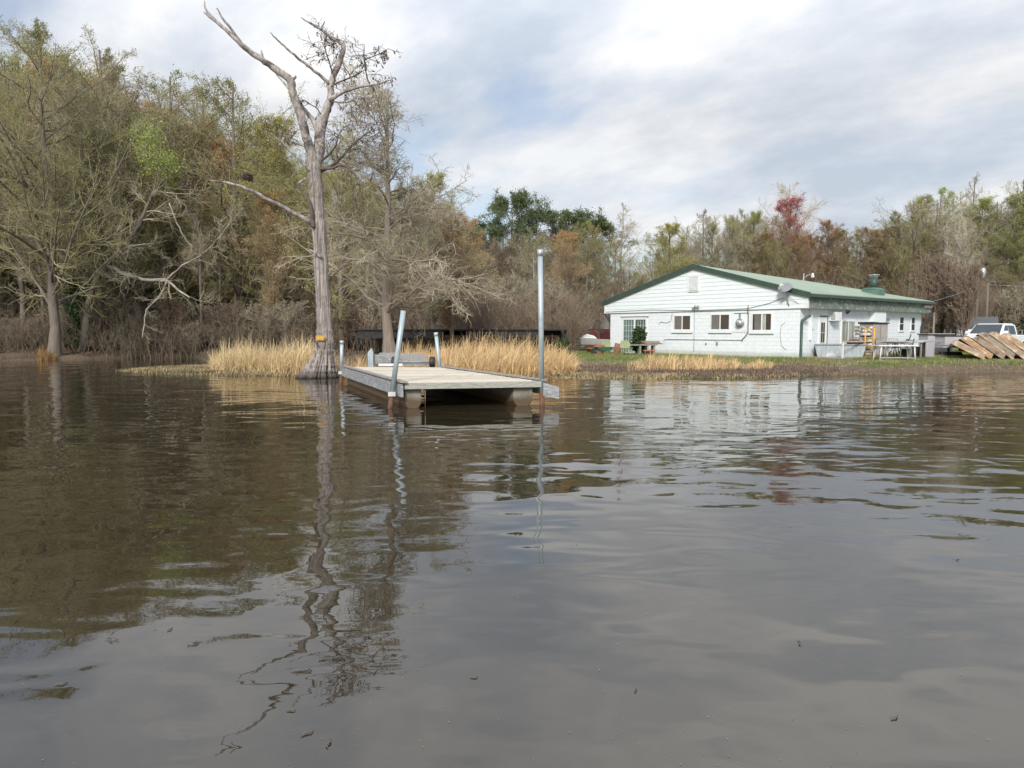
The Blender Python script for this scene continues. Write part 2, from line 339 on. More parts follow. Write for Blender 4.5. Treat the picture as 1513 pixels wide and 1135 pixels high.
# roof: two pitched slabs with standing ribs
e = W0/2 + OV + 0.14; xm = -W0/2; zE = roof_z(xm + e); RE = LEN + 0.30
SAG = 0.42
def slab(m, y0, y1, t0, t1, sgn):
    vs = []
    for y in (y0, y1):
        d = SAG*max(0, y)/RE
        vs += [(xm, y, RT-d+t1), (xm+sgn*e, y, zE+t1), (xm+sgn*e, y, zE+t0), (xm, y, RT-d+t0)]
    m.add(vs, [(0,1,2,3), (7,6,5,4), (0,4,5,1), (1,5,6,2), (2,6,7,3), (3,7,4,0)])
m = MB()
for sgn in (-1, 1): slab(m, -0.16, RE, 0.02, 0.16, sgn)
roof = m.build('roof', M_roof, house)
m = MB()
for sgn in (-1, 1):
    for k in range(int((RE)/0.6)+1): slab(m, -0.05+k*0.6, -0.02+k*0.6, 0.155, 0.172, sgn)
m.build('roof_rib', M_roof, roof)
m = MB()
for sgn in (-1, 1):
    m.prism([(xm, RT+0.19), (xm+sgn*(e+0.03), zE+0.19), (xm+sgn*(e+0.03), zE-0.06), (xm, RT-0.06)], 'y', -0.21, -0.163)
m.build('rake_trim', M_trimgreen, house)
MB().box(xm+e+0.003, xm+e+0.10, -0.2, RE, zE-0.02, zE+0.12).build('gutter', M_trimgreen, house)
MB().box(xm-e-0.10, xm-e-0.003, -0.2, RE, zE-0.02, zE+0.12).build('gutter', M_trimgreen, house)
# rafter tails at far end
m = MB()
for k in range(6): m.box(OV-0.3, OV+0.16, LEN-1.0+k*0.2, LEN-0.95+k*0.2, EA-0.25, EA-0.03)
m.build('rafter_tail', M_woodg, house)
# brick wing behind the left corner
MB().box(-W0-0.42, -W0-0.004, 0.5, 6.0, -0.5, WB-0.02).build('brick_wall', M_brick, house)

def win_front(x0, x1, z0, z1, style):
    f = MB(); t_ = 0.055
    f.box(x0-t_, x1+t_, -0.05, 0.0, z1, z1+t_).box(x0-t_, x0, -0.05, 0, z0, z1).box(x1, x1+t_, -0.05, 0, z0, z1)
    f.box(x0-t_, x1+t_, -0.05, 0, z0-t_, z0)
    xm_ = (x0+x1)/2; f.box(xm_-0.03, xm_+0.03, -0.042, 0, z0, z1)
    fr = f.build('window', M_white, house)
    MB().box(x0-0.16, x1+0.16, -0.085, -0.0, z0-t_-0.14, z0-t_-0.004).build('sill', M_block, fr)
    a = MB().box(x0, xm_-0.03, -0.012, -0.002, z0, z1).build('pane', M_glassg, fr)
    b = MB().box(xm_+0.03, x1, -0.02, -0.002, z0, z1).build('pane', M_glassd, fr)
    if style == 3:
        MB().box(xm_+0.03, xm_+0.22, -0.024, -0.0205, z0, z1).build('curtain', M_curtain, fr)
        MB().box(x0, x0+0.09, -0.016, -0.0125, z0, z1).build('dark_gap', M_black, fr)
win_front(-7.44, -6.36, 1.42, 2.16, 1)
win_front(-5.00, -3.90, 1.42, 2.18, 2)
win_front(-2.53, -1.50, 1.38, 2.18, 3)
# sliding glass door
f = MB(); x0, x1, z1 = -11.2, -9.5, 2.0
f.box(x0-0.14, x0, -0.06, 0, 0.0, z1).box(x1, x1+0.09, -0.06, 0, 0, z1).box(x0-0.14, x1+0.09, -0.06, 0, z1, z1+0.16).box(-10.40, -10.28, -0.05, 0, 0, z1).box(x0, x1, -0.07, 0, -0.02, 0.06)
sdr = f.build('sliding_door', M_white, house)
m = MB()
MB().box(x0-0.2, x1+0.2, -0.09, -0.0, z1+0.163, z1+0.20).build('drip_cap', M_grey, sdr)
MB().box(x0, -10.40, -0.02, -0.002, 0.06, z1).build('glass_panel', M_glassgreen, sdr)
MB().box(-10.28, x1, -0.02, -0.002, 0.06, z1).build('glass_panel', mat('dark_door_glass', (0.10, 0.12, 0.12), (0.06, 0.08, 0.08), 2, 0.1), sdr)
for k in range(1, 4):
    m.box(x0 + k*0.2-0.009, x0+k*0.2+0.009, -0.026, -0.0205, 0.06, z1)
    m.box(-10.28 + k*0.195-0.009, -10.28+k*0.195+0.009, -0.026, -0.0205, 0.06, z1)
for k in range(1, 6): m.box(x0, -10.40, -0.0262, -0.0207, 0.06+k*0.32, 0.075+k*0.32).box(-10.28, x1, -0.0262, -0.0207, 0.06+k*0.32, 0.075+k*0.32)
m.build('muntin', M_white, sdr)
# louvre vent in the gable
x0, x1, z0, z1 = -6.45, -5.85, 3.52, 4.28
f = MB().box(x0-0.05, x1+0.05, -0.13, -0.06, z1, z1+0.05).box(x0-0.05, x1+0.05, -0.13, -0.06, z0-0.05, z0).box(x0-0.05, x0, -0.13, -0.06, z0, z1).box(x1, x1+0.05, -0.13, -0.06, z0, z1).build('gable_vent', M_white, house)
MB().box(x0, x1, -0.098, -0.094, z0, z1).build('backing', M_grey, f)
m = MB()
for k in range(12):
    zc = z0 + 0.03 + k*0.062
    m.add([(x0, -0.125, zc), (x1, -0.125, zc), (x1, -0.10, zc+0.045), (x0, -0.10, zc+0.045), (x0, -0.12, zc-0.006), (x1, -0.12, zc-0.006), (x1, -0.098, zc+0.04), (x0, -0.098, zc+0.04)], [(0,1,2,3), (5,4,7,6), (0,4,5,1), (2,6,7,3)])
m.build('louvre', M_white, f)
# kitchen exhaust fan on a board
fx, fz = -3.26, 1.74
pn = MB().box(-3.72, -2.86, -0.03, 0, 1.28, 2.30).build('vent_board', M_siding, house)
def lathe_y(prof, cx_, cz_, y0, n=24):
    m = MB(); vs = []; fs = []
    for r_, y_ in prof:
        for k in range(n):
            a = 2*math.pi*k/n; vs.append((cx_ + r_*math.cos(a), y0 - y_, cz_ + r_*math.sin(a)))
    for i in range(len(prof)-1):
        for k in range(n): fs.append((i*n+k, i*n+(k+1) % n, (i+1)*n+(k+1) % n, (i+1)*n+k))
    m.add(vs, fs, True); return m
ef = lathe_y([(0.24, 0.0), (0.25, 0.05), (0.23, 0.10), (0.18, 0.12), (0.17, 0.20), (0.14, 0.235), (0.06, 0.26), (0.002, 0.262)], fx+0.03, fz, -0.03).build('exhaust_fan', M_alu, house)
lathe_y([(0.20, 0.0), (0.21, 0.03), (0.20, 0.035)], fx+0.03, fz, -0.125).build('fan_ring', M_grey, ef)
MB().box(fx-0.35, fx+0.5, -0.06, -0.03, 2.24, 2.27).box(fx-0.03, fx+0.05, -0.1, -0.03, fz+0.24, fz+0.48).build('fan_bracket', M_grey, ef)
# pipes and wires on the front wall
MB().tube([(-2.77, -0.04, 2.75), (-2.77, -0.12, 2.43), (-2.77, -0.06, 2.2), (-2.77, -0.05, 1.25), (-2.95, -0.05, 1.02), (-3.08, -0.06, 0.90), (-3.08, -0.08, 0.82)], 0.022, 6).build('service_pipe', M_rust, house)
MB().tube([(-8.15, -0.03, 0.45), (-8.15, -0.03, 0.83), (-7.9, -0.03, 0.86), (-3.1, -0.03, 0.86)], 0.016, 6).build('water_pipe', M_grey, house)
MB().tube([(-6.1, -0.02, 0.2), (-6.1, -0.02, 2.40)], 0.013, 5).build('conduit', M_grey, house)
MB().tube([(-W0-0.3, -0.11, 2.50), (-9, -0.11, 2.55), (-6.1, -0.11, 2.45), (-2.8, -0.11, 2.47), (-1.6, -0.11, 2.70), (-1.0, -0.11, 2.90), (-0.75, -0.11, 2.97)], 0.011, 4).build('cable', M_black, house)
MB().tube([(-7.6, -0.03, 2.3), (-7.7, -0.03, 1.9), (-8.0, -0.03, 1.78), (-8.4, -0.03, 1.86), (-8.5, -0.03, 1.74)], 0.011, 4).build('cable', M_black, house)
MB().tube([(-0.75, -0.03, 1.75), (-0.95, -0.03, 1.6), (-1.0, -0.03, 1.1), (-0.9, -0.03, 0.6), (-0.65, -0.03, 0.4)], 0.010, 4).build('cable', M_grey, house)
wl = MB().box(-6.15, -6.02, -0.2, -0.1, 2.50, 2.62).tube([(-6.0, -0.15, 2.66), (-5.85, -0.25, 2.70)], [0.05, 0.07], 8).tube([(-5.88, -0.15, 2.66), (-5.70, -0.25, 2.66)], [0.05, 0.07], 8).build('flood_light', M_alu, house)
MB().tube([(-4.6, -0.02, 0.85), (-4.55, -0.14, 0.80), (-4.5, -0.2, 0.70)], 0.05, 8).build('dryer_vent', M_alu, house)
MB().tube([(-5.3, -0.02, 0.66), (-5.3, -0.08, 0.62)], 0.03, 6).build('tap', M_black, house)
# downspouts
MB().tube([(0.34, 0.35, 2.05), (0.28, 0.30, 2.05), (0.06, 0.10, 1.82), (0.05, 0.08, 1.72), (0.05, 0.08, 0.06), (0.25, 0.05, 0.02)], 0.07, 8).build('downspout', M_trimgreen, house)
MB().tube([(0.50, LEN+0.15, 2.40), (0.42, LEN+0.1, 2.15), (0.10, LEN-0.05, 1.72), (0.08, LEN-0.10, 1.6), (0.08, LEN-0.10, 0.0)], 0.07, 8).build('downspout', M_black, house)
MB().tube([(-W0-0.42, -0.05, 2.38), (-W0-0.2, -0.05, 2.12), (-W0-0.02, -0.05, 1.9)], 0.045, 6).build('eave_brace', M_black, house)
MB().box(0.55, 0.63, LEN+0.3, LEN+0.38, -0.3, 2.45).build('porch_post', M_woodg, house)
# side wall: door, air conditioner, window, small windows, bump-out
d = MB().box(0, 0.05, 1.82, 1.90, 0, 2.02).box(0, 0.05, 2.52, 2.60, 0, 2.02).box(0, 0.055, 1.80, 2.62, 2.02, 2.12).build('door', M_white, house)
MB().box(0.055, 0.062, 1.80, 2.62, 2.03, 2.10).box(0.0, 0.058, 2.602, 2.66, 0, 2.10).build('door_trim', M_trimgreen, d)
MB().box(0.001, 0.03, 1.90, 2.52, 0, 2.02).build('door_leaf', M_white, d)
MB().box(0.031, 0.036, 2.02, 2.40, 0.75, 1.75).build('pane', M_glassd, d)
MB().box(0.037, 0.041, 2.20, 2.22, 0.75, 1.75).box(0.037, 0.041, 2.02, 2.40, 1.24, 1.26).build('muntin', M_white, d)
ac = MB().box(0, 0.38, 2.85, 3.45, 1.84, 2.28).build('air_conditioner', M_white, house, bevel=0.01)
m = MB()
for k in range(6): m.box(0.12, 0.34, 2.838, 2.849, 1.90+k*0.055, 1.925+k*0.055)
m.build('grille', M_grey, ac)
MB().box(0, 0.03, 3.5, 4.0, 1.80, 2.32).build('wall_panel', M_siding, house)
f = MB().box(0, 0.05, 4.15, 4.22, 0.72, 1.82).box(0, 0.05, 5.65, 5.72, 0.72, 1.82).box(0, 0.05, 4.15, 5.72, 1.82, 1.89).box(0, 0.06, 4.1, 5.77, 0.66, 0.72).build('window', M_white, house)
MB().box(0.002, 0.02, 4.22, 5.65, 0.72, 1.82).build('pane', M_curtain, f)
MB().box(0.021, 0.045, 4.90, 4.97, 0.72, 1.82).build('mullion', M_white, f)
MB().box(0.0, 0.14, 0.9, 0.93, 0.9, 2.4).box(0, 0.06, 1.0, 1.25, 1.42, 1.6).build('meter_box', M_white, house)
MB().box(0.002, 0.32, 7.3, 8.75, -0.3, WB-0.01).build('bump_out', M_siding, house)
MB().tube([(0.4, 3.9, 2.36), (0.5, 3.9, 2.28)], [0.10, 0.12], 10).build('security_lamp', M_black, house)
for a, b in ((11.3, 11.85), (12.95, 13.45)):
    f = MB().box(0, 0.04, a-0.06, a, 1.38, 2.12).box(0, 0.04, b, b+0.06, 1.38, 2.12).box(0, 0.04, a-0.06, b+0.06, 2.12, 2.18).box(0, 0.05, a-0.1, b+0.1, 1.28, 1.38).box(0, 0.038, a, b, 1.74, 1.78).build('window', M_white, house)
    MB().box(0.002, 0.015, a, b, 1.38, 1.74).box(0.002, 0.015, a, b, 1.78, 2.12).build('pane', M_black, f)
MB().box(0.002, 0.04, 9.0, 9.9, 1.9, 2.05).build('vent_hood', M_grey, house)
MB().tube([(0.02, 12.3, 0.8), (0.2, 12.3, 0.85), (0.28, 12.3, 1.15)], 0.03, 6).box(0.1, 0.3, 12.1, 12.5, 0.74, 0.80).build('tap', M_black, house)
# roof vent stack
cxr, cyr = -0.75, 9.5
zr = roof_z(cxr) + 0.16
c = MB().box(cxr-0.5, cxr+0.45, cyr-0.45, cyr+0.45, zr-0.35, zr+0.20).prism([(cxr-0.5, zr+0.203), (cxr+0.45, zr+0.203), (cxr+0.25, zr+0.32), (cxr-0.3, zr+0.32)], 'y', cyr-0.45, cyr+0.45).build('exhaust_stack', mat('green_stack', (0.075, 0.14, 0.11), (0.11, 0.18, 0.14), 5, 0.6), house, bevel=0.02)
MB().tube([(cxr, cyr, zr+0.28), (cxr, cyr, zr+0.90)], 0.20, 20).build('flue', M_trimgreen, c)
MB().tube([(cxr, cyr, zr+0.90), (cxr, cyr, zr+1.02), (cxr, cyr, zr+1.03), (cxr, cyr, zr+1.07)], [0.22, 0.22, 0.30, 0.30], 20).build('flue_cap', M_alu, c)

# satellite dish
p0 = hw(-0.55, -0.1, 2.5)
dish = empty('satellite_dish', p0, HROT, 'grey oval satellite dish on a tripod bracket at the right end of the white gable', 'satellite dish')
vs = []; fs = []; n = 28
ax = Vector((0.05, -0.80, 0.62)).normalized(); ux = Vector((1, 0, 0)); ux = (ux - ax*ux.dot(ax)).normalized(); uy = ax.cross(ux)
cc = Vector((0.0, -0.35, 0.92))
for i in range(6):
    r_ = i/5
    for k in range(n):
        a = 2*math.pi*k/n; q = cc + ux*(0.36*r_*math.cos(a)) + uy*(0.30*r_*math.sin(a)) + ax*(0.07*(r_*r_) - 0.05); vs.append(q)
for i in range(5):
    for k in range(n): fs.append((i*n+k, i*n+(k+1) % n, (i+1)*n+(k+1) % n, (i+1)*n+k))
rf = MB().add(vs, fs, True).build('reflector', M_grey, dish, fixn=False); sm = rf.modifiers.new('s', 'SOLIDIFY'); sm.thickness = 0.015
MB().tube([(0, 0.03, 0.03), (0, -0.12, 0.30), (0, -0.15, 0.55), (0, -0.30, 0.88)], 0.022, 8).tube([(-0.5, 0.03, 0.15), (-0.02, -0.14, 0.5)], 0.012, 6).tube([(0.52, 0.03, 0.12), (0.02, -0.14, 0.5)], 0.012, 6).build('tripod_bracket', M_grey, dish)
MB().tube([cc - uy*0.30, cc - uy*0.1 + ax*0.42], 0.012, 6).box(-0.06, 0.06, -0.78, -0.66, 0.98, 1.08).build('receiver_arm', M_plast, dish)

# ------------------------------------------------------------------ deck and yard right of the building
M_deckw = mat('yard_deck_boards', (0.36, 0.31, 0.25), (0.24, 0.20, 0.17), 10, 0.9, 0.004, stretch=(4, 0.5, 1))
def yard(x, y): return (x, y)
pa = at(1245, 531, z=G0); pb = at(1396, 528, z=G0)
dk = empty('low_deck', (pa.x, pa.y, G0), 0, 'low grey board deck with thin rail beside the white building', 'deck')
RZ = math.atan2(pb.y - pa.y, pb.x - pa.x)
dk.rotation_euler.z = RZ; DL = (pb - pa).length
m = MB()
k = 0
while k*0.15 < 4.5:
    m.box(-0.6, DL+0.4, 0.05+k*0.15, 0.19+k*0.15, 0.02, 0.07); k += 1
m.build('deck_board', M_deckw, dk)
for q in (0.0, 2.1, 2.9, 4.2): 
    if q < DL+0.3: MB().box(q-0.035, q+0.035, -0.02, 0.045, -0.3, 0.80).build('rail_post', M_plast, dk)
MB().box(-0.05, DL+0.2, -0.015, 0.035, 0.802, 0.85).build('top_rail', mat('rail_wood', (0.48, 0.40, 0.33), (0.33, 0.27, 0.22), 8, 0.85), dk)

# galvanised trough tank
a = at(1205, 529.5, z=G0); b = at(1280, 530.5, z=G0)
tk = empty('metal_trough', (a.x, a.y + 0.1, G0), math.atan2(b.y-a.y, b.x-a.x), 'large grey ribbed metal trough tank standing on the ground by the building corner', 'trough')
TL = (b-a).length
vs = []; 
def ring(x0, x1, y0, y1, zz): return [(x0, y0, zz), (x1, y0, zz), (x1, y1, zz), (x0, y1, zz)]
vs = ring(0.12, TL-0.10, 0.1, 0.95, 0.05) + ring(-0.02, TL+0.02, 0, 1.05, 0.66) + ring(0.03, TL-0.03, 0.05, 1.0, 0.66) + ring(0.16, TL-0.14, 0.14, 0.91, 0.10)
fs = []
for i in range(3):
    for k in range(4): fs.append((i*4+k, i*4+(k+1) % 4, (i+1)*4+(k+1) % 4, (i+1)*4+k))
fs += [(3,2,1,0), (12,13,14,15)]
MB().add(vs, fs).build('tank_body', M_tank, tk, bevel=0.02)
m = MB()
for k in range(7):
    x = 0.25 + k*(TL-0.45)/6
    m.add([(x, 0.082, 0.08), (x+0.03, 0.082, 0.08), (x+0.03, -0.012, 0.62), (x, -0.012, 0.62), (x, 0.105, 0.08), (x+0.03, 0.105, 0.08), (x+0.03, 0.012, 0.62), (x, 0.012, 0.62)], [(0,1,2,3), (0,3,7,4), (1,5,6,2)])
m.build('rib', M_tank, tk)
MB().box(-0.06, TL+0.06, -0.04, 0.012, 0.645, 0.70).box(-0.06, TL+0.06, 1.04, 1.09, 0.645, 0.70).build('rim', M_grey, tk)
MB().box(0.3, 0.7, 0.2, 0.85, 0.0, 0.05).build('skid', M_black, tk); MB().box(TL-0.7, TL-0.3, 0.2, 0.85, 0, 0.05).build('skid', M_black, tk)
# dark bent metal frame left of tank
q = at(1186, 529, z=G0)
o = MB().tube([(0, 0, 0.02), (0.25, 0.1, 0.45), (0.55, 0.15, 0.68), (1.0, 0.2, 0.80), (1.35, 0.2, 0.86)], 0.05, 6).tube([(0.0, 0.5, 0.02), (0.28, 0.6, 0.5), (0.6, 0.6, 0.70), (1.1, 0.6, 0.86)], 0.05, 6).tube([(0.25, 0.1, 0.45), (0.28, 0.6, 0.5)], 0.03, 6).tube([(0.55, 0.15, 0.68), (0.6, 0.6, 0.70)], 0.03, 6).box(0.3, 0.85, 0.05, 0.55, 0.30, 0.36).box(0.75, 0.85, 0.05, 0.15, 0, 0.30).box(0.3, 0.38, 0.05, 0.15, 0, 0.3).build('scrap_frame', M_grey)
o.location = (q.x, q.y+0.2, G0); o.rotation_euler.z = RZ; tag(o, 'dark bent metal frame leaning against the left end of the metal trough', 'metal frame')
q = at(1184, 529, z=G0)
o = MB().prism([(0, 0), (0.5, 0), (0.35, 0.04), (0.12, 0.05)], 'y', 0, 0.25).tube([(-0.0, 0.1, 0.02), (0.18, 0.15, 0.48)], [0.03, 0.05], 6).build('shovel', M_grey); o.location = (q.x-0.25, q.y+0.1, G0); tag(o, 'grey shovel leaning beside the dark green downspout', 'shovel')

def cabinet_at(name, px0, px1, pyb, ztop, depth, matl, label, cat, rz=None, lid=True, lidm=None, ldx=0.06):
    Yd = at((px0+px1)/2, pyb, z=G0).y; a = at(px0, pyb, Y=Yd); b = at(px1, pyb, Y=Yd); Wd = b.x-a.x
    e_ = empty(name, (a.x, Yd, G0), rz or 0, label, cat)
    MB().box(0, Wd, 0, depth, 0, ztop).build('body', matl, e_, bevel=0.015)
    if lid: MB().box(-ldx, Wd+ldx, -ldx, depth+ldx, ztop+0.002, ztop+0.06).build('lid', lidm or M_grey, e_, bevel=0.01)
    return e_, Wd
q = at(1289, 524, Y=36.0)
shed = empty('tall_cabinet', (q.x, 36.0, G0+0.07), 0.45, 'tall taupe storage cabinet with dark curved top against the white side wall', 'cabinet')
MB().box(0, 1.1, 0, 0.8, 0, 1.62).build('body', M_taupe, shed, bevel=0.02)
MB().prism([(-0.06, 1.622), (1.16, 1.622), (1.16, 1.66), (0.95, 1.70), (0.6, 1.66), (0.3, 1.70), (-0.06, 1.72)], 'y', -0.05, 0.86).build('top_cover', M_black, shed)
MB().box(0.545, 0.555, -0.008, -0.002, 0.05, 1.58).build('door_gap', M_black, shed)
q = at(1271, 524, Y=36.0)
o = MB()
for k in range(9):
    o.box(-0.02+rd.uniform(-.05, .05), 0.62+rd.uniform(-.06, .04), rd.uniform(-.05, .02), 0.55, 0.02+k*0.17, 0.02+k*0.17+rd.uniform(0.05, 0.15))
mess = mat('clutter', (0.40, 0.36, 0.30), (0.09, 0.08, 0.07), 7, 0.8, c3=(0.62, 0.62, 0.58), s3=5, lo3=0.5, hi3=0.55)
o = o.build('stacked_shelf', mess); o.location = (q.x, 36.05, G0+0.07); tag(o, 'open shelf stacked with clutter left of the tall taupe cabinet', 'shelf')
q = at(1263, 509, Y=34.6)
g_ = empty('grill', (q.x, 34.6, G0+0.07), 0, 'dark kettle grill with brown lid between the trough and cabinet', 'grill')
MB().tube([(0, 0, 0.45), (0, 0, 0.52), (0, 0, 0.66), (0, 0, 0.70)], [0.12, 0.30, 0.36, 0.36], 16).build('bowl', M_black, g_)
MB().tube([(0, 0, 0.703), (0, 0, 0.78), (0, 0, 0.84), (0, 0, 0.86)], [0.37, 0.30, 0.16, 0.05], 16).build('lid', M_rust, g_)
for k in range(3): MB().tube([(0.1*math.cos(k*2.1), 0.1*math.sin(k*2.1), 0.5), (0.28*math.cos(k*2.1), 0.28*math.sin(k*2.1), 0)], 0.02, 6).build('leg', M_black, g_)
# yellow hand truck
q = at(1290.5, 524, Y=34.9)
ht = empty('hand_truck', (q.x, 34.9, G0+0.07), 0, 'orange-yellow upright hand truck in front of the taupe cabinet', 'hand truck')
m = MB().tube([(0, 0, 0.05), (0, 0, 1.40)], 0.04, 8).tube([(-0.38, 0.1, 0.05), (-0.38, 0.1, 1.40)], 0.035, 8)
for zz_ in (0.12, 0.5, 0.9, 1.38): m.tube([(0, 0, zz_), (-0.38, 0.1, zz_)], 0.022, 6)
m.build('frame', M_yellow, ht)
MB().box(-0.4, 0.02, -0.25, 0.0, 0.0, 0.02).build('toe_plate', M_grey, ht)
for xx in (-0.46, 0.07): MB().tube([(xx-0.03, 0.12, 0.12), (xx+0.03, 0.12, 0.12)], 0.12, 12).build('wheel', M_black, ht)

# white table in front, chairs behind
a = at(1299, 533, z=G0); b = at(1342, 532, z=G0)
tb = empty('garden_table', (a.x, a.y, G0), 0, 'small white plastic table in front of the deck rail', 'table')
TW = b.x - a.x
MB().box(-0.02, TW+0.02, 0, 0.75, 0.64, 0.69).build('table_top', M_plast, tb, bevel=0.01)
for x_, y_, dx in ((0.12, 0.08, -0.05), (TW-0.12, 0.08, 0.05), (0.12, 0.67, -0.05), (TW-0.12, 0.67, 0.05)):
    MB().tube([(x_, y_, 0.64), (x_+dx, y_, 0)], [0.03, 0.035], 6).build('leg', M_plast, tb)
MB().tube([(0.07, 0.08, 0.12), (TW-0.07, 0.08, 0.12)], 0.015, 6).build('stretcher', M_plast, tb)
dt = empty('patio_table', (*at(1322, 526, Y=34.3).xy, G0+0.07), 0.3, 'dark round patio table behind the white table', 'table')
MB().tube([(0, 0, 0.68), (0, 0, 0.72)], 0.6, 24, smooth=False).build('table_top', M_black, dt)
for k in range(4):
    a_ = k*1.57+0.5; MB().tube([(0.1*math.cos(a_), 0.1*math.sin(a_), 0.68), (0.15*math.cos(a_), 0.15*math.sin(a_), 0.3), (0.4*math.cos(a_), 0.4*math.sin(a_), 0)], 0.025, 6).build('leg', M_black, dt)
def chair(px, Yd, rz, label, src=None):
    q = at(px, 525, Y=Yd)
    if src:
        r = src.copy(); COL.objects.link(r); r.location = (q.x, Yd, G0+0.07); r.rotation_euler.z = rz; r['label'] = label
        for ch in src.children: c_ = ch.copy(); COL.objects.link(c_); c_.parent = r
        return r
    e_ = empty('patio_chair', (q.x, Yd, G0+0.07), rz, label, 'chair', 'patio chairs round the dark table')
    MB().box(-0.24, 0.24, -0.24, 0.24, 0.42, 0.45).build('seat', M_grey, e_)
    m = MB().tube([(-0.24, 0.24, 0.42), (-0.24, 0.33, 0.88), (0.24, 0.33, 0.88), (0.24, 0.24, 0.42)], 0.02, 6)
    for k in range(5): m.tube([(-0.16+k*0.08, 0.25, 0.45), (-0.16+k*0.08, 0.33, 0.88)], 0.01, 5)
    m.build('backrest', M_grey, e_)
    for x_ in (-0.22, 0.22):
        for y_ in (-0.22, 0.22): MB().tube([(x_, y_, 0.42), (x_*1.15, y_*1.1, 0)], 0.016, 6).build('leg', M_grey, e_)
    for x_ in (-0.27, 0.27): MB().tube([(x_, 0.27, 0.64), (x_, -0.22, 0.64), (x_, -0.24, 0.42)], 0.016, 6).build('armrest', M_grey, e_)
    return e_
ch0 = chair(1306, 33.9, 1.9, 'grey slatted metal patio chair at the left of the dark round table')
chair(1338, 33.9, -2.0, 'grey slatted metal patio chair at the right of the dark round table', ch0)
chair(1324, 35.4, 0.0, 'grey slatted metal patio chair behind the dark round table', ch0)
# grey work bench with cut-out sides
q = at(1346, 527, Y=33.6)
wb = empty('fish_cleaning_bench', (q.x, 33.6, G0+0.02), RZ, 'long grey bench with solid end panel and dark cut-outs right of the white table', 'bench')
MB().prism([(0, 0.78), (0.75, 0.80), (1.1, 0.86), (1.62, 0.86), (1.62, 0.82), (1.1, 0.82), (0.75, 0.76), (0, 0.74)], 'y', 0, 0.8).build('bench_top', M_greybox, wb)
MB().box(1.02, 1.60, 0.02, 0.06, 0, 0.81).box(1.56, 1.60, 0.062, 0.76, 0, 0.81).build('end_panel', M_greybox, wb)
MB().box(0.0, 0.06, 0.05, 0.11, 0, 0.735).box(0.72, 0.78, 0.05, 0.11, 0, 0.74).build('leg', M_woodg, wb)
MB().prism([(0.12, 0.52), (0.68, 0.52), (0.55, 0.08), (0.25, 0.08)], 'y', 0.15, 0.7).build('tub', M_black, wb)  # black blocks stand in for the shade inside the bench's cut-outs
MB().prism([(0.80, 0.55), (1.01, 0.55), (1.01, 0.10), (0.88, 0.10)], 'y', 0.10, 0.7).build('tub', M_black, wb)
# two lidded grey bins on a trailer
q = at(1371, 505, Y=37.0)
b1 = empty('lidded_bin', (q.x, 37.0, G0), 0.05, 'long grey lidded bin with pale flat lid behind the grey bench', 'bin')
MB().box(0, 1.35, 0, 0.8, 0.15, 1.12).build('body', M_greybox, b1, bevel=0.02)
MB().box(-0.05, 1.4, -0.06, 0.86, 1.123, 1.17).build('lid', M_black, b1); MB().box(-0.05, 1.4, -0.06, 0.86, 1.172, 1.20).build('lid_top', M_greybox, b1)
MB().box(0.1, 0.2, 0.1, 0.7, 0, 0.15).box(1.1, 1.2, 0.1, 0.7, 0, 0.15).build('foot', M_black, b1)
q = at(1396, 509, Y=35.5)
b2 = empty('lidded_cart', (q.x, 35.5, G0), 0.08, 'grey round-ended cooker box on dark wheels, nearest the white pickup', 'cart')
pr_ = [(0, 0.62), (1.28, 0.62), (1.30, 0.85), (1.22, 1.0), (1.08, 1.06), (0, 1.06)]
MB().prism(pr_, 'y', 0, 0.75).build('body', M_greybox, b2, bevel=0.01)
MB().prism([(-0.04, 1.063), (1.08, 1.063), (1.24, 1.0), (1.33, 0.86), (1.36, 0.87), (1.27, 1.03), (1.10, 1.10), (-0.04, 1.10)], 'y', -0.04, 0.79).build('lid_edge', M_black, b2)
MB().box(-0.1, 1.2, 0.0, 0.7, 0.5, 0.58).build('shelf', M_greybox, b2)
MB().box(0.1, 0.8, 0.1, 0.6, 0.05, 0.28).box(0.42, 0.5, 0.3, 0.4, 0.28, 0.5).build('axle_box', M_black, b2)
for x_ in (0.05, 0.85): MB().tube([(x_, 0.05, 0.15), (x_, 0.15, 0.15)], 0.15, 14).build('wheel', M_black, b2)

# ------------------------------------------------------------------ upturned wooden boats leaning in a row
M_boats = [mat('boat_planks_%d' % i, a, b, 7, 0.9, 0.01, stretch=(0.6, 3, 3), c3=c, s3=4, lo3=0.5, hi3=0.65) for i, (a, b, c) in enumerate([
    ((0.42, 0.33, 0.24), (0.24, 0.16, 0.11), (0.55, 0.45, 0.33)), ((0.50, 0.30, 0.15), (0.26, 0.15, 0.09), (0.60, 0.50, 0.38)), ((0.24, 0.17, 0.12), (0.36, 0.26, 0.18), (0.14, 0.10, 0.07)),
    ((0.22, 0.19, 0.15), (0.33, 0.28, 0.22), (0.13, 0.11, 0.09)), ((0.36, 0.27, 0.19), (0.22, 0.16, 0.11), (0.50, 0.40, 0.28))])]
M_bhull = mat('boat_bottom_planks', (0.50, 0.40, 0.28), (0.36, 0.27, 0.18), 6, 0.9, 0.008, stretch=(6, 0.4, 6), c3=(0.26, 0.19, 0.13), s3=3)
q0 = at(1466, 532, z=G0)
WDS = [1.4, 1.45, 1.45, 1.7, 1.75, 1.7]
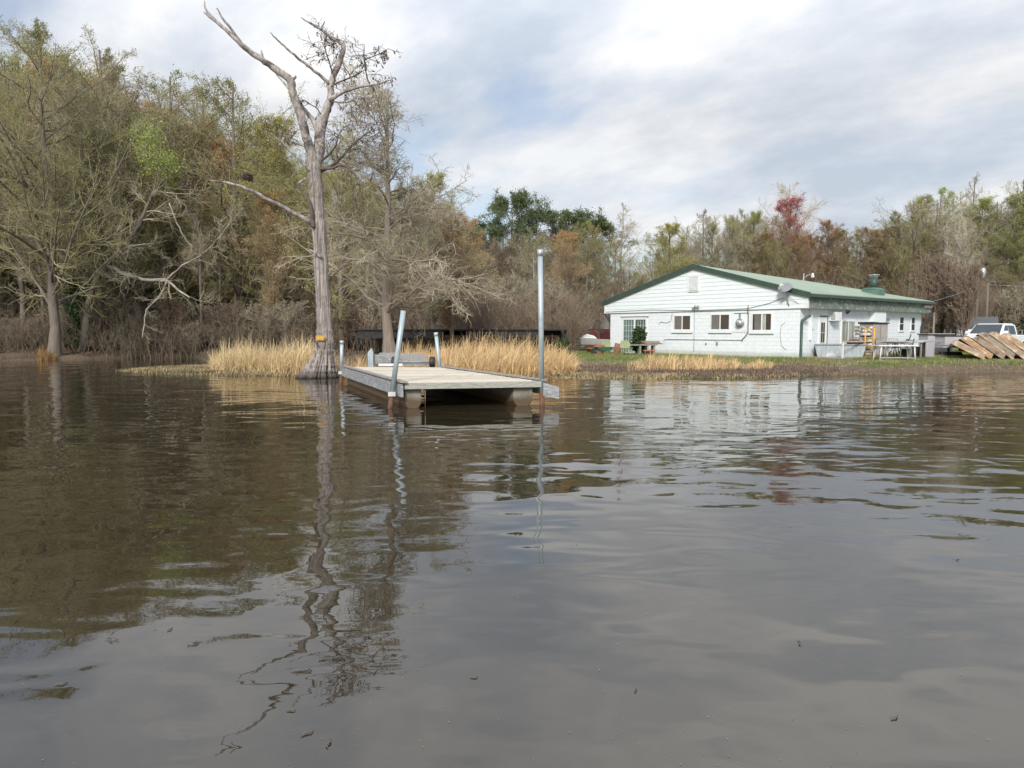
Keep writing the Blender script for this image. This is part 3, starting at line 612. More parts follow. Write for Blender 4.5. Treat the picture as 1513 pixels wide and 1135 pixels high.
def boat(i, name_lab):
    # flat-bottomed boat lying on its gunwales, seen from its square stern; local x across, y along, z up (bottom up)
    Wd, H, Ln = WDS[i], 0.215, 4.2
    e_ = empty('wooden_rowing_boat', (0, 0, 0), 0, name_lab, 'boat', 'upturned wooden boats leaning in a row')
    st = [(0.0, 1.0, 0.0), (1.2, 1.05, 0.0), (2.6, 0.95, 0.02), (3.6, 0.62, 0.07), (4.2, 0.30, 0.14)]
    vs, fs = [], []
    for y_, ws, dz in st:
        hw_ = Wd/2*ws
        vs += [(-hw_, y_, 0), (-hw_*0.9, y_, H-dz), (hw_*0.9, y_, H-dz), (hw_, y_, 0)]
    for k in range(len(st)-1):
        for a_ in range(3): fs.append((k*4+a_, k*4+a_+1, (k+1)*4+a_+1, (k+1)*4+a_))
    fs += [(0, 3, 2, 1), tuple((len(st)-1)*4+a_ for a_ in (0, 1, 2, 3))]
    h_ = MB().add(vs, fs).build('hull', M_bhull, e_)
    sol = h_.modifiers.new('s', 'SOLIDIFY'); sol.thickness = 0.03
    MB().prism([(-Wd/2-0.03, -0.01), (Wd/2+0.03, -0.01), (Wd/2*0.9+0.02, H+0.02), (-Wd/2*0.9-0.02, H+0.02)], 'y', -0.06, -0.015).build('transom', M_boats[i % 5], e_, bevel=0.01)
    MB().prism([(-Wd/2-0.05, -0.03), (Wd/2+0.05, -0.03), (Wd/2+0.045, 0.05), (-Wd/2-0.045, 0.05)], 'y', -0.095, -0.063).build('gunwale_board', M_boats[(i+1) % 5], e_, bevel=0.006)
    return e_
labs = ['leftmost upturned wooden boat leaning lowest in the row', 'orange-brown upturned boat, second from the left of the row', 'dark brown upturned boat, third from the left of the row', 'grey-brown upturned boat, fourth from the left of the row', 'pale tan upturned boat at the right edge of the photo', 'last upturned boat of the row, cut off by the right edge']
px_ = [(1453, 29), (1466, 38), (1487, 38), (1504, 40), (1524, 40), (1546, 38)]
for i, (pxx, an) in enumerate(px_):
    b_ = boat(i, labs[i]); bq = at(pxx, 532, Y=q0.y + 0.0)
    A = math.radians(an); 
    # low right corner at ground
    rot = Matrix.Rotation(-0.50, 4, 'Z') @ Matrix.Rotation(A, 4, 'Y')
    loc = Vector((bq.x, q0.y + 0.12*i, G0 + 0.04)) - (rot @ Vector((WDS[i]/2, 0, 0)))
    b_.matrix_world = Matrix.Translation(loc) @ rot

# ------------------------------------------------------------------ white pickup truck
q = at(1436, 505, Y=41.0)
TZ = gz(q.x, 41.0)
tr = empty('pickup_truck', (q.x, 41.0, 0.38), math.radians(-56), 'white four-door pickup truck parked behind the wooden boats', 'pickup truck')
# local: y forward is away (rear), x right ; front at y=0
M_car = mat('white_car_paint', (0.72, 0.73, 0.75), (0.70, 0.71, 0.73), 2, 0.25)
M_cglass = mat('car_glass', (0.035, 0.045, 0.055), (0.05, 0.06, 0.07), 2, 0.05)
side = [(0.05, 0.35), (5.6, 0.45), (5.6, 1.12), (3.65, 1.12), (3.60, 1.10), (1.55, 1.14), (1.45, 1.13), (0.25, 1.02), (0.0, 0.85)]
MB().prism(side, 'x', -0.95, 0.95).build('body', M_car, tr, bevel=0.05)
cab = [(1.45, 1.13), (2.15, 1.74), (2.5, 1.80), (3.3, 1.79), (3.62, 1.70), (3.70, 1.12)]
vs = []; k = len(cab)
for sx in (-1, 1):
    for (y_, z_) in cab: vs.append((sx*(0.90 - (z_-1.12)*0.22), y_, z_))
MB().add(vs, [tuple(range(k)), tuple(range(2*k-1, k-1, -1))] + [(i, k+i, k+(i+1) % k, (i+1) % k) for i in range(k)]).build('cab', M_car, tr, bevel=0.04)
def quad(pts, off, name, m_, par):
    c_ = MB(); a, b, c2, d2 = [Vector(p) for p in pts]; nrm = (b-a).cross(d2-a).normalized()*off
    c_.add([a+nrm, b+nrm, c2+nrm, d2+nrm, a-nrm*0.2, b-nrm*0.2, c2-nrm*0.2, d2-nrm*0.2], [(0,1,2,3), (7,6,5,4), (0,4,5,1), (1,5,6,2), (2,6,7,3), (3,7,4,0)]); return c_.build(name, m_, par)
quad([(-0.80, 1.53, 1.20), (0.80, 1.53, 1.20), (0.70, 2.13, 1.72), (-0.70, 2.13, 1.72)], 0.03, 'windscreen', M_cglass, tr)
for sx in (1, -1):
    xa, xb = sx*0.885, sx*0.785
    quad([(xa, 1.75, 1.17), (xa, 2.50, 1.17), (xb, 2.50, 1.68), (xb, 2.22, 1.67)], 0.02*sx, 'side_window', M_cglass, tr)
    quad([(xa, 2.60, 1.17), (xa, 3.45, 1.17), (xb, 3.35, 1.66), (xb, 2.60, 1.68)], 0.02*sx, 'side_window', M_cglass, tr)
    mr = MB().box(sx*1.0-0.14, sx*1.0+0.14, 1.72, 1.82, 1.14, 1.36).build('wing_mirror', M_car, tr, bevel=0.04)
    MB().box(sx*0.98-0.10, sx*0.98+0.10, 1.821, 1.826, 1.17, 1.33).build('mirror_glass', M_cglass, mr)
    MB().box(sx*0.72-0.19, sx*0.72+0.19, -0.02, 0.06, 0.80, 0.96).build('headlight', M_alu, tr, bevel=0.02)
    for y_ in (0.95, 4.5):
        wl_ = MB().tube([(sx*0.72, y_, 0.37), (sx*0.97, y_, 0.37)], 0.37, 24).build('wheel', M_black, tr)
        MB().tube([(sx*0.972, y_, 0.37), (sx*0.985, y_, 0.37)], 0.23, 18).build('rim', M_alu, wl_)
MB().box(-0.5, 0.5, -0.03, 0.02, 0.62, 0.97).build('grille', M_black, tr)
MB().box(-0.95, 0.95, -0.10, 0.0, 0.40, 0.60).build('bumper', M_alu, tr, bevel=0.03)
MB().box(-0.78, 0.78, 3.80, 5.5, 1.123, 1.128).build('bed_cover', M_black, tr)

# small white shed behind
q = at(1471, 498, Y=58)
sh = empty('small_white_shed', (q.x, 58, 0.5), math.radians(-28), 'small white shed with dark shingle roof behind the pickup truck', 'shed')
Wd, Ln = 1.9, 3.2
MB().prism([(-Wd/2, -0.3), (Wd/2, -0.3), (Wd/2, 1.60), (0, 2.30), (-Wd/2, 1.60)], 'y', 0, Ln).build('wall', M_siding, sh)
MB().prism([(0, 2.41), (Wd/2+0.15, 1.56), (Wd/2+0.15, 1.49), (0, 2.32), (-Wd/2-0.15, 1.49), (-Wd/2-0.15, 1.56)], 'y', -0.1, Ln+0.1).build('roof', mat('dark_shingle', (0.075, 0.08, 0.09), (0.11, 0.115, 0.125), 9, 0.9), sh)
MB().box(-0.15, 0.25, -0.02, -0.003, 1.0, 1.5).build('window', M_black, sh)
sh.rotation_euler.z = math.radians(62)
# chain-link fence posts right
q = at(1482, 494, Y=60)
fe = empty('wire_fence', (q.x, 60, 0.5), 0, 'thin wire fence with slim posts beyond the boats at the right edge', 'fence')
for k in range(8): MB().tube([(k*1.6, 0, -0.3), (k*1.6, 0, 1.35)], 0.035, 6).build('post', M_grey, fe)
for zz_ in (1.3, 0.9, 0.5): MB().tube([(0, 0, zz_), (11.3, 0, zz_)], 0.014, 4).build('wire', M_grey, fe)

# utility poles, wires, yard lamp
M_pole = mat('pole_wood', (0.13, 0.11, 0.09), (0.18, 0.16, 0.13), 8, 0.9, stretch=(3, 3, 0.3))
def upole(px, ytop, Yd, label, trans=False):
    b = at(px, 500, Y=Yd); top = at(px, ytop, Y=Yd).z
    e_ = empty('utility_pole', (b.x, Yd, 0.4), 0, label, 'utility pole')
    MB().tube([(0, 0, -0.4), (0, 0, top-0.4)], [0.12, 0.09], 10).build('pole_shaft', M_pole, e_)
    if trans:
        zt = at(px, 404, Y=Yd).z-0.4
        MB().tube([(0.30, -0.1, zt-0.5), (0.30, -0.1, zt-0.45), (0.30, -0.1, zt+0.35), (0.30, -0.1, zt+0.45)], [0.15, 0.22, 0.22, 0.12], 14).build('transformer', M_alu, e_)
    return Vector((b.x, Yd, top))
u1 = upole(1441, 384, 60, 'utility pole carrying a grey transformer can above the white pickup', True)
u2 = upole(1456, 418, 62, 'plain wooden utility pole just right of the transformer pole')
def wire(p, q_, sag, label, r=0.02):
    pts = [p.lerp(q_, i/12) - Vector((0, 0, sag*4*(i/12)*(1-i/12))) for i in range(13)]
    o = MB().tube(pts, r, 4, cap=False).build('power_line', M_grey); tag(o, label, 'power line'); return o
wire(u2 - Vector((0, 0, 0.15)), at(1800, 421, Y=62), 0.3, 'pale power line running right from the plain utility pole', 0.02)
wire(hw(OV, LEN-1, 2.95), at(1441, 424, Y=60), 0.1, 'power line rising from the far end of the green roof to the utility pole', 0.013)
q = at(1187, 425, Y=60)
yl = empty('yard_lamp', (q.x, 60, 0.4), 0, 'grey pole with curved arm and white globe lamp above the green roof', 'street lamp')
zt = at(1187, 404, Y=60).z - 0.4
MB().tube([(0, 0, -0.3), (0, 0, zt)], 0.06, 8).build('pole_shaft', M_alu, yl)
MB().tube([(0, 0, zt-0.45), (0.3, 0, zt-0.15), (0.72, 0, zt-0.08)], 0.028, 6).build('arm', M_alu, yl)
MB().tube([(0.75, 0, zt+0.02), (0.75, 0, zt-0.12), (0.75, 0, zt-0.30), (0.75, 0, zt-0.42)], [0.07, 0.10, 0.16, 0.06], 12).build('lamp_globe', M_plast, yl)

# ------------------------------------------------------------------ left of the building: barn, boat, garden clutter
q = at(893, 505, Y=66)
M_red = mat('barn_red', (0.16, 0.030, 0.035), (0.12, 0.025, 0.03), 2, 0.7)
bn = empty('red_barn', (q.x, 66, 0.5), 0.1, 'small barn with dark red roof seen left of the brick wall', 'barn')
MB().box(-2.6, 2.2, 0, 4, -0.3, 0.45).build('wall', M_woodg, bn)
MB().prism([(-2.8, 0.4), (2.4, 0.4), (2.4, 1.4), (-1.9, 1.5)], 'y', -0.2, 4.2).build('roof', M_red, bn)
q = at(877, 506, Y=50)
bt = empty('white_motorboat', (q.x, 50, 0.45), 0.0, 'small white motorboat on a trailer beyond the garden, left of the brick wall', 'boat')
vs = [(-0.9, -0.5, 0.35), (1.1, -0.55, 0.3), (-0.9, 0.5, 0.35), (1.1, 0.55, 0.3), (-1.25, 0, 0.62), (-1.0, -0.75, 0.78), (1.2, -0.8, 0.68), (-1.0, 0.75, 0.78), (1.2, 0.8, 0.68), (-1.5, 0, 0.85)]
MB().add(vs, [(0,1,3,2), (0,5,6,1), (2,3,8,7), (1,6,8,3), (4,0,2), (4,9,5,0), (4,2,7,9), (5,9,7), (5,7,8,6)]).build('hull', M_white, bt)
MB().prism([(-0.9, 0.78), (0.2, 0.75), (0.0, 0.95), (-0.5, 1.08)], 'y', -0.55, 0.55).build('cuddy', M_white, bt, bevel=0.05)
MB().box(-1.0, 1.3, -0.5, 0.5, 0.2, 0.28).build('trailer_frame', M_grey, bt)
for s_ in (-0.6, 0.6): MB().tube([(0.5, s_-0.08, 0.0), (0.5, s_+0.08, 0.0)], 0.28, 14).build('wheel', M_black, bt)
MB().box(-0.7, -0.1, -1.1, -0.8, -0.3, 0.35).build('rusty_drum_box', M_rust, bt)
def drum(px, py, Yd, r_, h_, m_, label, tilt=0.0):
    q = at(px, py, Y=Yd); z0 = gz(q.x, Yd)
    o = MB().tube([(0, 0, 0), (0, 0, 0.03), (0, 0, h_*0.33), (0, 0, h_*0.36), (0, 0, h_*0.4), (0, 0, h_*0.97), (0, 0, h_)], [r_*.97, r_, r_, r_*1.04, r_, r_, r_*.97], 16).build('drum', m_)
    o.location = (q.x, Yd, z0 + (r_ if tilt else 0)); o.rotation_euler = (tilt, 0.2, 0); tag(o, label, 'drum'); return o
drum(884, 528, 41, 0.27, 0.55, M_terra, 'rust red drum on the grass left of the brick wall')
drum(911, 528, 42, 0.22, 0.60, M_terra, 'rust red drum standing right in front of the block wall corner')
M_lime = mat('lime_plastic', (0.36, 0.40, 0.22), (0.28, 0.32, 0.18), 6, 0.6)
def lime(px, Yd, rz, label):
    q = at(px, 525, Y=Yd); e_ = empty('garden_chair', (q.x, Yd, gz(q.x, Yd)), rz, label, 'chair')
    MB().box(-0.25, 0.25, -0.25, 0.25, 0.36, 0.40).build('seat', M_lime, e_)
    MB().prism([(-0.26, 0.38), (0.26, 0.38), (0.30, 0.62), (0.2, 0.80), (-0.2, 0.80), (-0.30, 0.62)], 'y', 0.24, 0.28).build('backrest', M_lime, e_, bevel=0.01)
    for x_ in (-0.2, 0.2):
        for y_ in (-0.2, 0.2): MB().tube([(x_, y_, 0.36), (x_*1.2, y_*1.2, 0)], 0.02, 6).build('leg', M_lime, e_)
lime(899, 42.0, 0.4, 'pale lime garden chair between the two rust red drums')
lime(926, 38.4, 2.6, 'pale lime garden chair turned away in front of the sliding door')
q = at(893, 531, Y=39.5); M_gp = mat('green_paint', (0.09, 0.20, 0.13), (0.07, 0.15, 0.10), 6, 0.6)
wbw = empty('wheelbarrow', (q.x, 39.5, gz(q.x, 39.5)), 0.2, 'green wheelbarrow lying low on the grass near the lime chair', 'wheelbarrow')
MB().add([(-0.3, -0.22, 0.22), (0.3, -0.22, 0.22), (0.3, 0.22, 0.22), (-0.3, 0.22, 0.22), (-0.55, -0.33, 0.42), (0.45, -0.33, 0.42), (0.45, 0.33, 0.42), (-0.55, 0.33, 0.42)], [(0,1,2,3), (0,4,5,1), (1,5,6,2), (2,6,7,3), (3,7,4,0)]).build('tray', M_gp, wbw)
MB().tube([(-0.62, -0.04, 0.18), (-0.62, 0.04, 0.18)], 0.18, 14).build('wheel', M_black, wbw)
for s_ in (-1, 1): MB().tube([(-0.62, 0.07*s_, 0.18), (0.2, 0.22*s_, 0.2), (0.9, 0.28*s_, 0.38)], 0.02, 6).build('handle', M_gp, wbw)
q = at(939, 524, Y=39.6); gq = gz(q.x, 39.6)
gt = empty('garden_bench_table', (q.x, 39.6, gq), 0.1, 'low grey table with stacked planks in front of the sliding glass door', 'table')
MB().box(-0.9, 1.15, -0.3, 0.3, 0.50, 0.56).build('table_top', M_woodg, gt)
for x_ in (-0.75, 0.2, 1.0): MB().box(x_-0.05, x_+0.05, -0.25, 0.25, 0, 0.498).build('leg', M_woodg, gt)
o = MB()
for k in range(4): o.box(0.35+rd.uniform(-.1, .1), 1.35+rd.uniform(-.1, .1), -0.2+rd.uniform(-.05, .05), 0.15, 0.564+k*0.05, 0.60+k*0.05)
o = o.build('plank_stack', mat('rough_planks', (0.30, 0.21, 0.15), (0.20, 0.15, 0.11), 9, 0.9)); o.location = (q.x, 39.6, gq); tag(o, 'short stack of brown planks on the low grey table', 'planks')
for (ppx, Yd, r_, h_, lab) in ((959, 38.0, 0.30, 0.30, 'wide terracotta planter at the left end of the dry grass'), (872, 43.5, 0.22, 0.3, 'terracotta pot on the grass below the white motorboat')):
    q = at(ppx, 528, Y=Yd); z0 = gz(q.x, Yd)
    o = MB().tube([(0, 0, 0), (0, 0, h_*0.8), (0, 0, h_*0.8), (0, 0, h_)], [r_*.75, r_*.95, r_*1.08, r_*1.08], 18).build('flower_pot', M_terra); o.location = (q.x, Yd, z0); tag(o, lab, 'flower pot')

# ------------------------------------------------------------------ low dark boat shelter behind the reeds
a = at(530, 500, Y=42.5); b = at(838, 500, Y=42.5)
bs = empty('boat_shelter', (a.x, 42.5, 0.4), 0.0, 'long low dark flat-roofed boat shelter on posts behind the reeds', 'shelter')
SL = b.x - a.x
M_dk = mat('dark_tar', (0.018, 0.017, 0.016), (0.035, 0.032, 0.03), 6, 0.8)
MB().box(0, SL, -1.5, 3.5, 1.37, 1.45).build('roof', M_dk, bs)
MB().box(0.2, SL*0.42, -1.4, -1.3, 0.92, 1.365).box(SL*0.52, SL*0.86, -1.4, -1.3, 0.98, 1.365).box(0.2, SL-0.2, 3.2, 3.3, 1.05, 1.365).build('beam', M_dk, bs)
for k in range(9):
    x_ = 0.2 + k*(SL-0.4)/8
    MB().box(x_-0.06, x_+0.06, -1.28, -1.16, -0.5, 1.365).build('post', M_dk, bs); MB().box(x_-0.06, x_+0.06, 3.0, 3.12, -0.5, 1.365).build('post', M_dk, bs)
# grey cottage behind the trees
q = at(686, 500, Y=62)
ct = empty('grey_cottage', (q.x, 62, 0.5), 0.15, 'weathered grey cottage with railed balcony half hidden by trees behind the reeds', 'house')
MB().box(-2.6, 2.2, 0, 5, -0.4, 3.2).build('wall', M_woodg, ct)
MB().prism([(-3.0, 3.15), (2.6, 3.15), (2.4, 3.3), (-0.2, 4.4), (-2.8, 3.3)], 'y', -0.4, 5.3).build('roof', M_grey, ct)
MB().box(-2.2, 1.2, -1.1, -0.01, 1.55, 1.65).build('balcony_floor', M_woodg, ct)
m = MB().box(-2.2, 1.2, -1.1, -1.05, 2.35, 2.42)
for k in range(10): m.box(-2.2+k*0.37, -2.14+k*0.37, -1.09, -1.05, 1.65, 2.35)
m.build('railing', M_greybox, ct)
for x_ in (-1.4, 0.3): MB().box(x_, x_+0.8, -0.02, -0.003, 1.9, 2.8).build('window', M_black, ct)
# ------------------------------------------------------------------ floating dock
M_plank = mat('dock_planks', (0.60, 0.54, 0.44), (0.48, 0.43, 0.35), 5, 0.9, 0.003, stretch=(1.0, 9, 1), c3=(0.30, 0.26, 0.21), s3=2.5, lo3=0.58, hi3=0.72, isl=0.16)
M_side = mat('dock_side_board', (0.34, 0.35, 0.36), (0.17, 0.175, 0.18), 6, 0.85, 0.004, stretch=(1.3, 1.3, 5), lo=0.38, hi=0.62, c3=(0.50, 0.50, 0.49), s3=3.5, lo3=0.6, hi3=0.75)
M_edge = mat('dock_end_board', (0.40, 0.39, 0.34), (0.24, 0.235, 0.21), 7, 0.9, 0.003, stretch=(1, 1, 6))
M_pont = mat('pontoon_shell', (0.22, 0.215, 0.175), (0.15, 0.13, 0.09), 4, 0.55)
def stain(m, z0, z1, c):
    t = m.node_tree; p = t.nodes['Principled BSDF']; g = N(t, 'ShaderNodeNewGeometry'); s = N(t, 'ShaderNodeSeparateXYZ'); t.links.new(g.outputs['Position'], s.inputs[0])
    nz = N(t, 'ShaderNodeTexNoise', i_Scale=3.0, i_Detail=5.0); t.links.new(g.outputs['Position'], nz.inputs['Vector'])
    hh = mathn(t, 'ADD', s.outputs[2], mathn(t, 'MULTIPLY_ADD', nz.outputs['Fac'], 0.16, -0.08))
    k = N(t, 'ShaderNodeMapRange'); t.links.new(hh, k.inputs[0]); k.inputs[1].default_value = z1; k.inputs[2].default_value = z0
    old = p.inputs['Base Color'].links[0].from_socket
    mm = N(t, 'ShaderNodeMix', data_type='RGBA'); t.links.new(k.outputs[0], mm.inputs[0]); t.links.new(old, mm.inputs[6]); mm.inputs[7].default_value = (*c, 1); t.links.new(mm.outputs[2], p.inputs['Base Color'])
stain(M_pont, 0.14, 0.26, (0.095, 0.060, 0.032))
stain(M_block, 0.45, 0.75, (0.42, 0.44, 0.37))
DZ = 0.56
NL = at(597, 566.5, z=DZ); NR = at(800, 563.5, z=DZ); FL = at(520, 542.0, z=DZ); FR = at(652, 543.0, z=DZ)
FL = at(509, 542, z=DZ)
NL.z = NR.z = FL.z = FR.z = DZ
def bil(u, v, zz_=0.0):
    p = NL.lerp(NR, u).lerp(FL.lerp(FR, u), v); return Vector((p.x, p.y, DZ + zz_))
dock = empty('floating_dock', (0, 0, 0), 0, 'floating wooden dock on pontoons with pale plank deck and grey side boards', 'dock')
def hexa(m, u0, u1, v0, v1, z0, z1):
    vs = [bil(u, v, zz_) for zz_ in (z0, z1) for v in (v0, v1) for u in (u0, u1)]
    return m.add(vs, [(0,2,3,1), (4,5,7,6), (0,1,5,4), (2,6,7,3), (0,4,6,2), (1,3,7,5)])
m = MB(); nb_ = 52
for k in range(nb_):
    v0 = k/nb_; hexa(m, 0.02+rd.uniform(-.004, .004), 0.985+rd.uniform(-.004, .004), v0+0.0006, v0+1/nb_-0.0008, -0.04+rd.uniform(-.003, .003), rd.uniform(-.004, .004))
o = m.build('deck_plank', M_plank, dock)
g_ = M_plank.node_tree
m = MB(); hexa(m, 0.0, 1.0, -0.008, -0.001, -0.13, 0.006); m.build('end_board', M_edge, dock, bevel=0.005)
m = MB(); hexa(m, 0.0, 1.0, 1.001, 1.008, -0.16, 0.0); m.build('end_board', M_edge, dock)
# left side board is deep, sticks out at the front
m = MB(); hexa(m, -0.03, -0.012, -0.012, 1.0, -0.30, -0.015); m.build('side_board', M_side, dock, bevel=0.006)
m = MB(); hexa(m, -0.034, 0.014, -0.018, 0.985, 0.012, 0.055); rail = m.build('curb_rail', M_woodg, dock, bevel=0.006)
m = MB()
for k in range(14): m = MB(); hexa(m, -0.028, 0.008, 0.01+k*0.07, 0.035+k*0.07, -0.014, 0.0115); m.build('spacer_block', M_black, dock)
m = MB(); hexa(m, 1.012, 1.03, 0.0, 1.0, -0.30, -0.015); m.build('side_board', M_side, dock)
m = MB(); hexa(m, 0.99, 1.034, -0.01, 1.0, 0.012, 0.055); m.build('curb_rail', M_woodg, dock, bevel=0.006)
m = MB()
for k in range(14): m = MB(); hexa(m, 0.995, 1.03, 0.01+k*0.07, 0.03+k*0.07, -0.014, 0.0115); m.build('spacer_block', M_black, dock)
m = MB()
for v_ in (0.05, 0.2, 0.35, 0.5, 0.65, 0.8, 0.95): hexa(m, 0.0, 1.0, v_, v_+0.012, -0.15, -0.046)
m.build('joist', mat('dark_joist', (0.06, 0.055, 0.05), (0.04, 0.037, 0.035), 5, 0.9), dock)
# pontoons: U-shaped hulls, upswept nose
def pontoon(u0, u1, v0, v1):
    vs, fs = [], []; nseg = 12; prof = [(0.0, 1.0), (0.0, 0.35), (0.16, 0.08), (0.5, 0.0), (0.84, 0.08), (1.0, 0.35), (1.0, 1.0)]
    for i in range(nseg+1):
        v = v0 + (v1-v0)*i/nseg; lift = max(0, 1 - i*1.1)*0.0 + (0.10 if i == 0 else 0.03 if i == 1 else 0)
        for a_, b_ in prof:
            q = bil(u0 + (u1-u0)*a_, v); vs.append((q.x, q.y, -0.14 + lift*(1-b_) + (0.42+0.125)*b_))
    n_ = len(prof)
    for i in range(nseg):
        for k in range(n_-1): fs.append((i*n_+k, i*n_+k+1, (i+1)*n_+k+1, (i+1)*n_+k))
        fs.append((i*n_+n_-1, i*n_, (i+1)*n_, (i+1)*n_+n_-1))
    fs += [tuple(range(n_)), tuple(nseg*n_+k for k in reversed(range(n_)))]
    p_ = MB().add(vs, fs).build('pontoon', M_pont, dock, bevel=0.02)
    mm = MB(); hexa(mm, u0-0.01, u1+0.02, v0-0.004, v0+0.3, -0.149, -0.131); mm.build('pontoon_flange', M_edge, p_, bevel=0.004)
pontoon(0.01, 0.13, 0.01, 0.97); pontoon(0.80, 0.945, 0.01, 0.97)
m = MB(); q = bil(0.145, -0.004); m.tube([(q.x, q.y, 0.40), (q.x, q.y, -0.05)], 0.010, 6); m.build('strap', M_pont, dock)
# projecting board end at near right
q1 = at(799, 577, Y=NR.y-0.05); q2 = at(824, 577, Y=NR.y-0.15)
M2 = Matrix.Translation(Vector((NR.x+0.04, NR.y-0.05, 0)))
MB().add([M2 @ Vector(v) for v in [(0, 0, 0.22), (0.36, -0.04, 0.16), (0.36, -0.04, 0.43), (0, 0, 0.53), (0, 0.07, 0.22), (0.36, 0.03, 0.16), (0.36, 0.03, 0.43), (0, 0.07, 0.53)]], [(0,1,2,3), (7,6,5,4), (0,4,5,1), (1,5,6,2), (2,6,7,3), (3,7,4,0)]).build('fender_board', M_side, dock, bevel=0.006)

# poles
M_brk = mat('bracket_grey', (0.55, 0.54, 0.50), (0.42, 0.40, 0.36), 9, 0.7)
def pole(px0, py0, z0, Y0, px1, py1, r_, label, cap=True, rust=True, bracket=None, matl=None):
    b = at(px0, py0, Y=Y0); t_ = at(px1, py1, Y=Y0)
    e_ = empty('mooring_pole', (b.x, b.y, 0), 0, label, 'pole', 'steel poles holding the floating dock')
    d = (t_ - b); 
    def P(s): q = b + d*s; return Vector((q.x-b.x, q.y-b.y, q.z))
    sr = (0.34 - b.z)/max(d.z, .01)
    if rust:
        MB().tube([P(-0.25 if d.z > 2 else -0.6), P(sr)], r_*1.0, 14).build('pole_base', M_rust, e_)
        MB().tube([P(sr), P(1)], r_*1.0, 14).build('pole_shaft', matl or M_galv, e_)
    else: MB().tube([P(-0.3), P(1)], r_, 14).build('pole_shaft', matl or M_galv, e_)
    if cap: MB().tube([P(1-0.10/d.z), P(1+0.015)], r_*1.16, 14).build('collar', M_alu, e_)
    if bracket is not None:
        c_ = P((bracket-b.z)/d.z); 
        MB().box(c_.x-r_-0.02, c_.x+r_+0.03, c_.y-r_-0.02, c_.y+r_+0.02, c_.z-0.05, c_.z+0.05).build('bracket', M_brk, e_, bevel=0.008)
    return e_
pole(577, 600, 0, NL.y+0.15, 596, 459, 0.058, 'tilted galvanised pole with rusty foot at the near left dock corner', cap=False, bracket=0.31)
pole(801, 600, 0, NR.y-0.0, 798, 372, 0.060, 'tallest galvanised pole with dark ring near its top, at the near right dock corner', bracket=None)
pole(504, 562, 0, FL.y+0.1, 505, 504, 0.055, 'short galvanised pole with rusty foot at the far left dock corner', bracket=0.36)
pole(650, 543, 0, FR.y+0.1, 644, 492, 0.060, 'short leaning galvanised pole at the far right dock corner', rust=False)
q = at(798, 378, Y=NR.y)
# grey wooden post
b = at(549, 545, Y=24.4); o = MB().box(-0.09, 0.09, -0.09, 0.09, -0.6, 0.98).prism([(-0.09, 0.98), (0.09, 0.98), (0.04, 1.14)], 'y', -0.09, 0.09).build('wooden_post', M_galv); o.location = (b.x, 24.4, 0); o.rotation_euler.y = -0.02
tag(o, 'grey splintered wooden post behind the far left of the dock', 'post')
# gangway ramp with two wheels
a = at(553, 540, Y=24.6); b = at(640, 540, Y=24.0)
gw = empty('gangway', (a.x, 24.5, 0), math.atan2(b.y-a.y, b.x-a.x)*0, 'low grey wooden gangway on two black wheels behind the dock', 'gangway')
GWl = b.x-a.x
MB().add([(0, 0, 0.62), (GWl*0.92, -0.6, 0.62), (GWl*0.78, 1.2, 0.86), (0.0, 1.2, 0.90), (0, 0, 0.66), (GWl*0.92, -0.6, 0.66), (GWl*0.78, 1.2, 0.90), (0.0, 1.2, 0.94)], [(0,3,2,1), (4,5,6,7), (0,1,5,4), (1,2,6,5), (2,3,7,6), (3,0,4,7)]).build('ramp_deck', M_woodg, gw)
MB().box(0.0, GWl*0.45, -0.06, -0.01, 0.60, 0.90).build('side_board', M_side, gw); MB().box(GWl*0.5, GWl*0.95, -0.72, -0.66, 0.55, 0.64).build('side_board', M_side, gw)
MB().tube([(GWl*0.40, -0.75, 0.68), (GWl*1.02, -0.75, 0.68)], 0.025, 8).build('axle', M_grey, gw)
for x_ in (GWl*0.40, GWl*1.0):
    w_ = MB().tube([(x_-0.09, -0.75, 0.68), (x_-0.07, -0.75, 0.68), (x_+0.07, -0.75, 0.68), (x_+0.09, -0.75, 0.68)], [0.15, 0.19, 0.19, 0.15], 18).build('wheel', M_black, gw)
    MB().tube([(x_-0.095, -0.75, 0.68), (x_+0.095, -0.75, 0.68)], 0.08, 12).build('rim', M_grey, w_)
MB().box(0.35, 1.15, -1.0, -0.9, 0.56, 0.64).build('hinge_plate', M_white, gw)

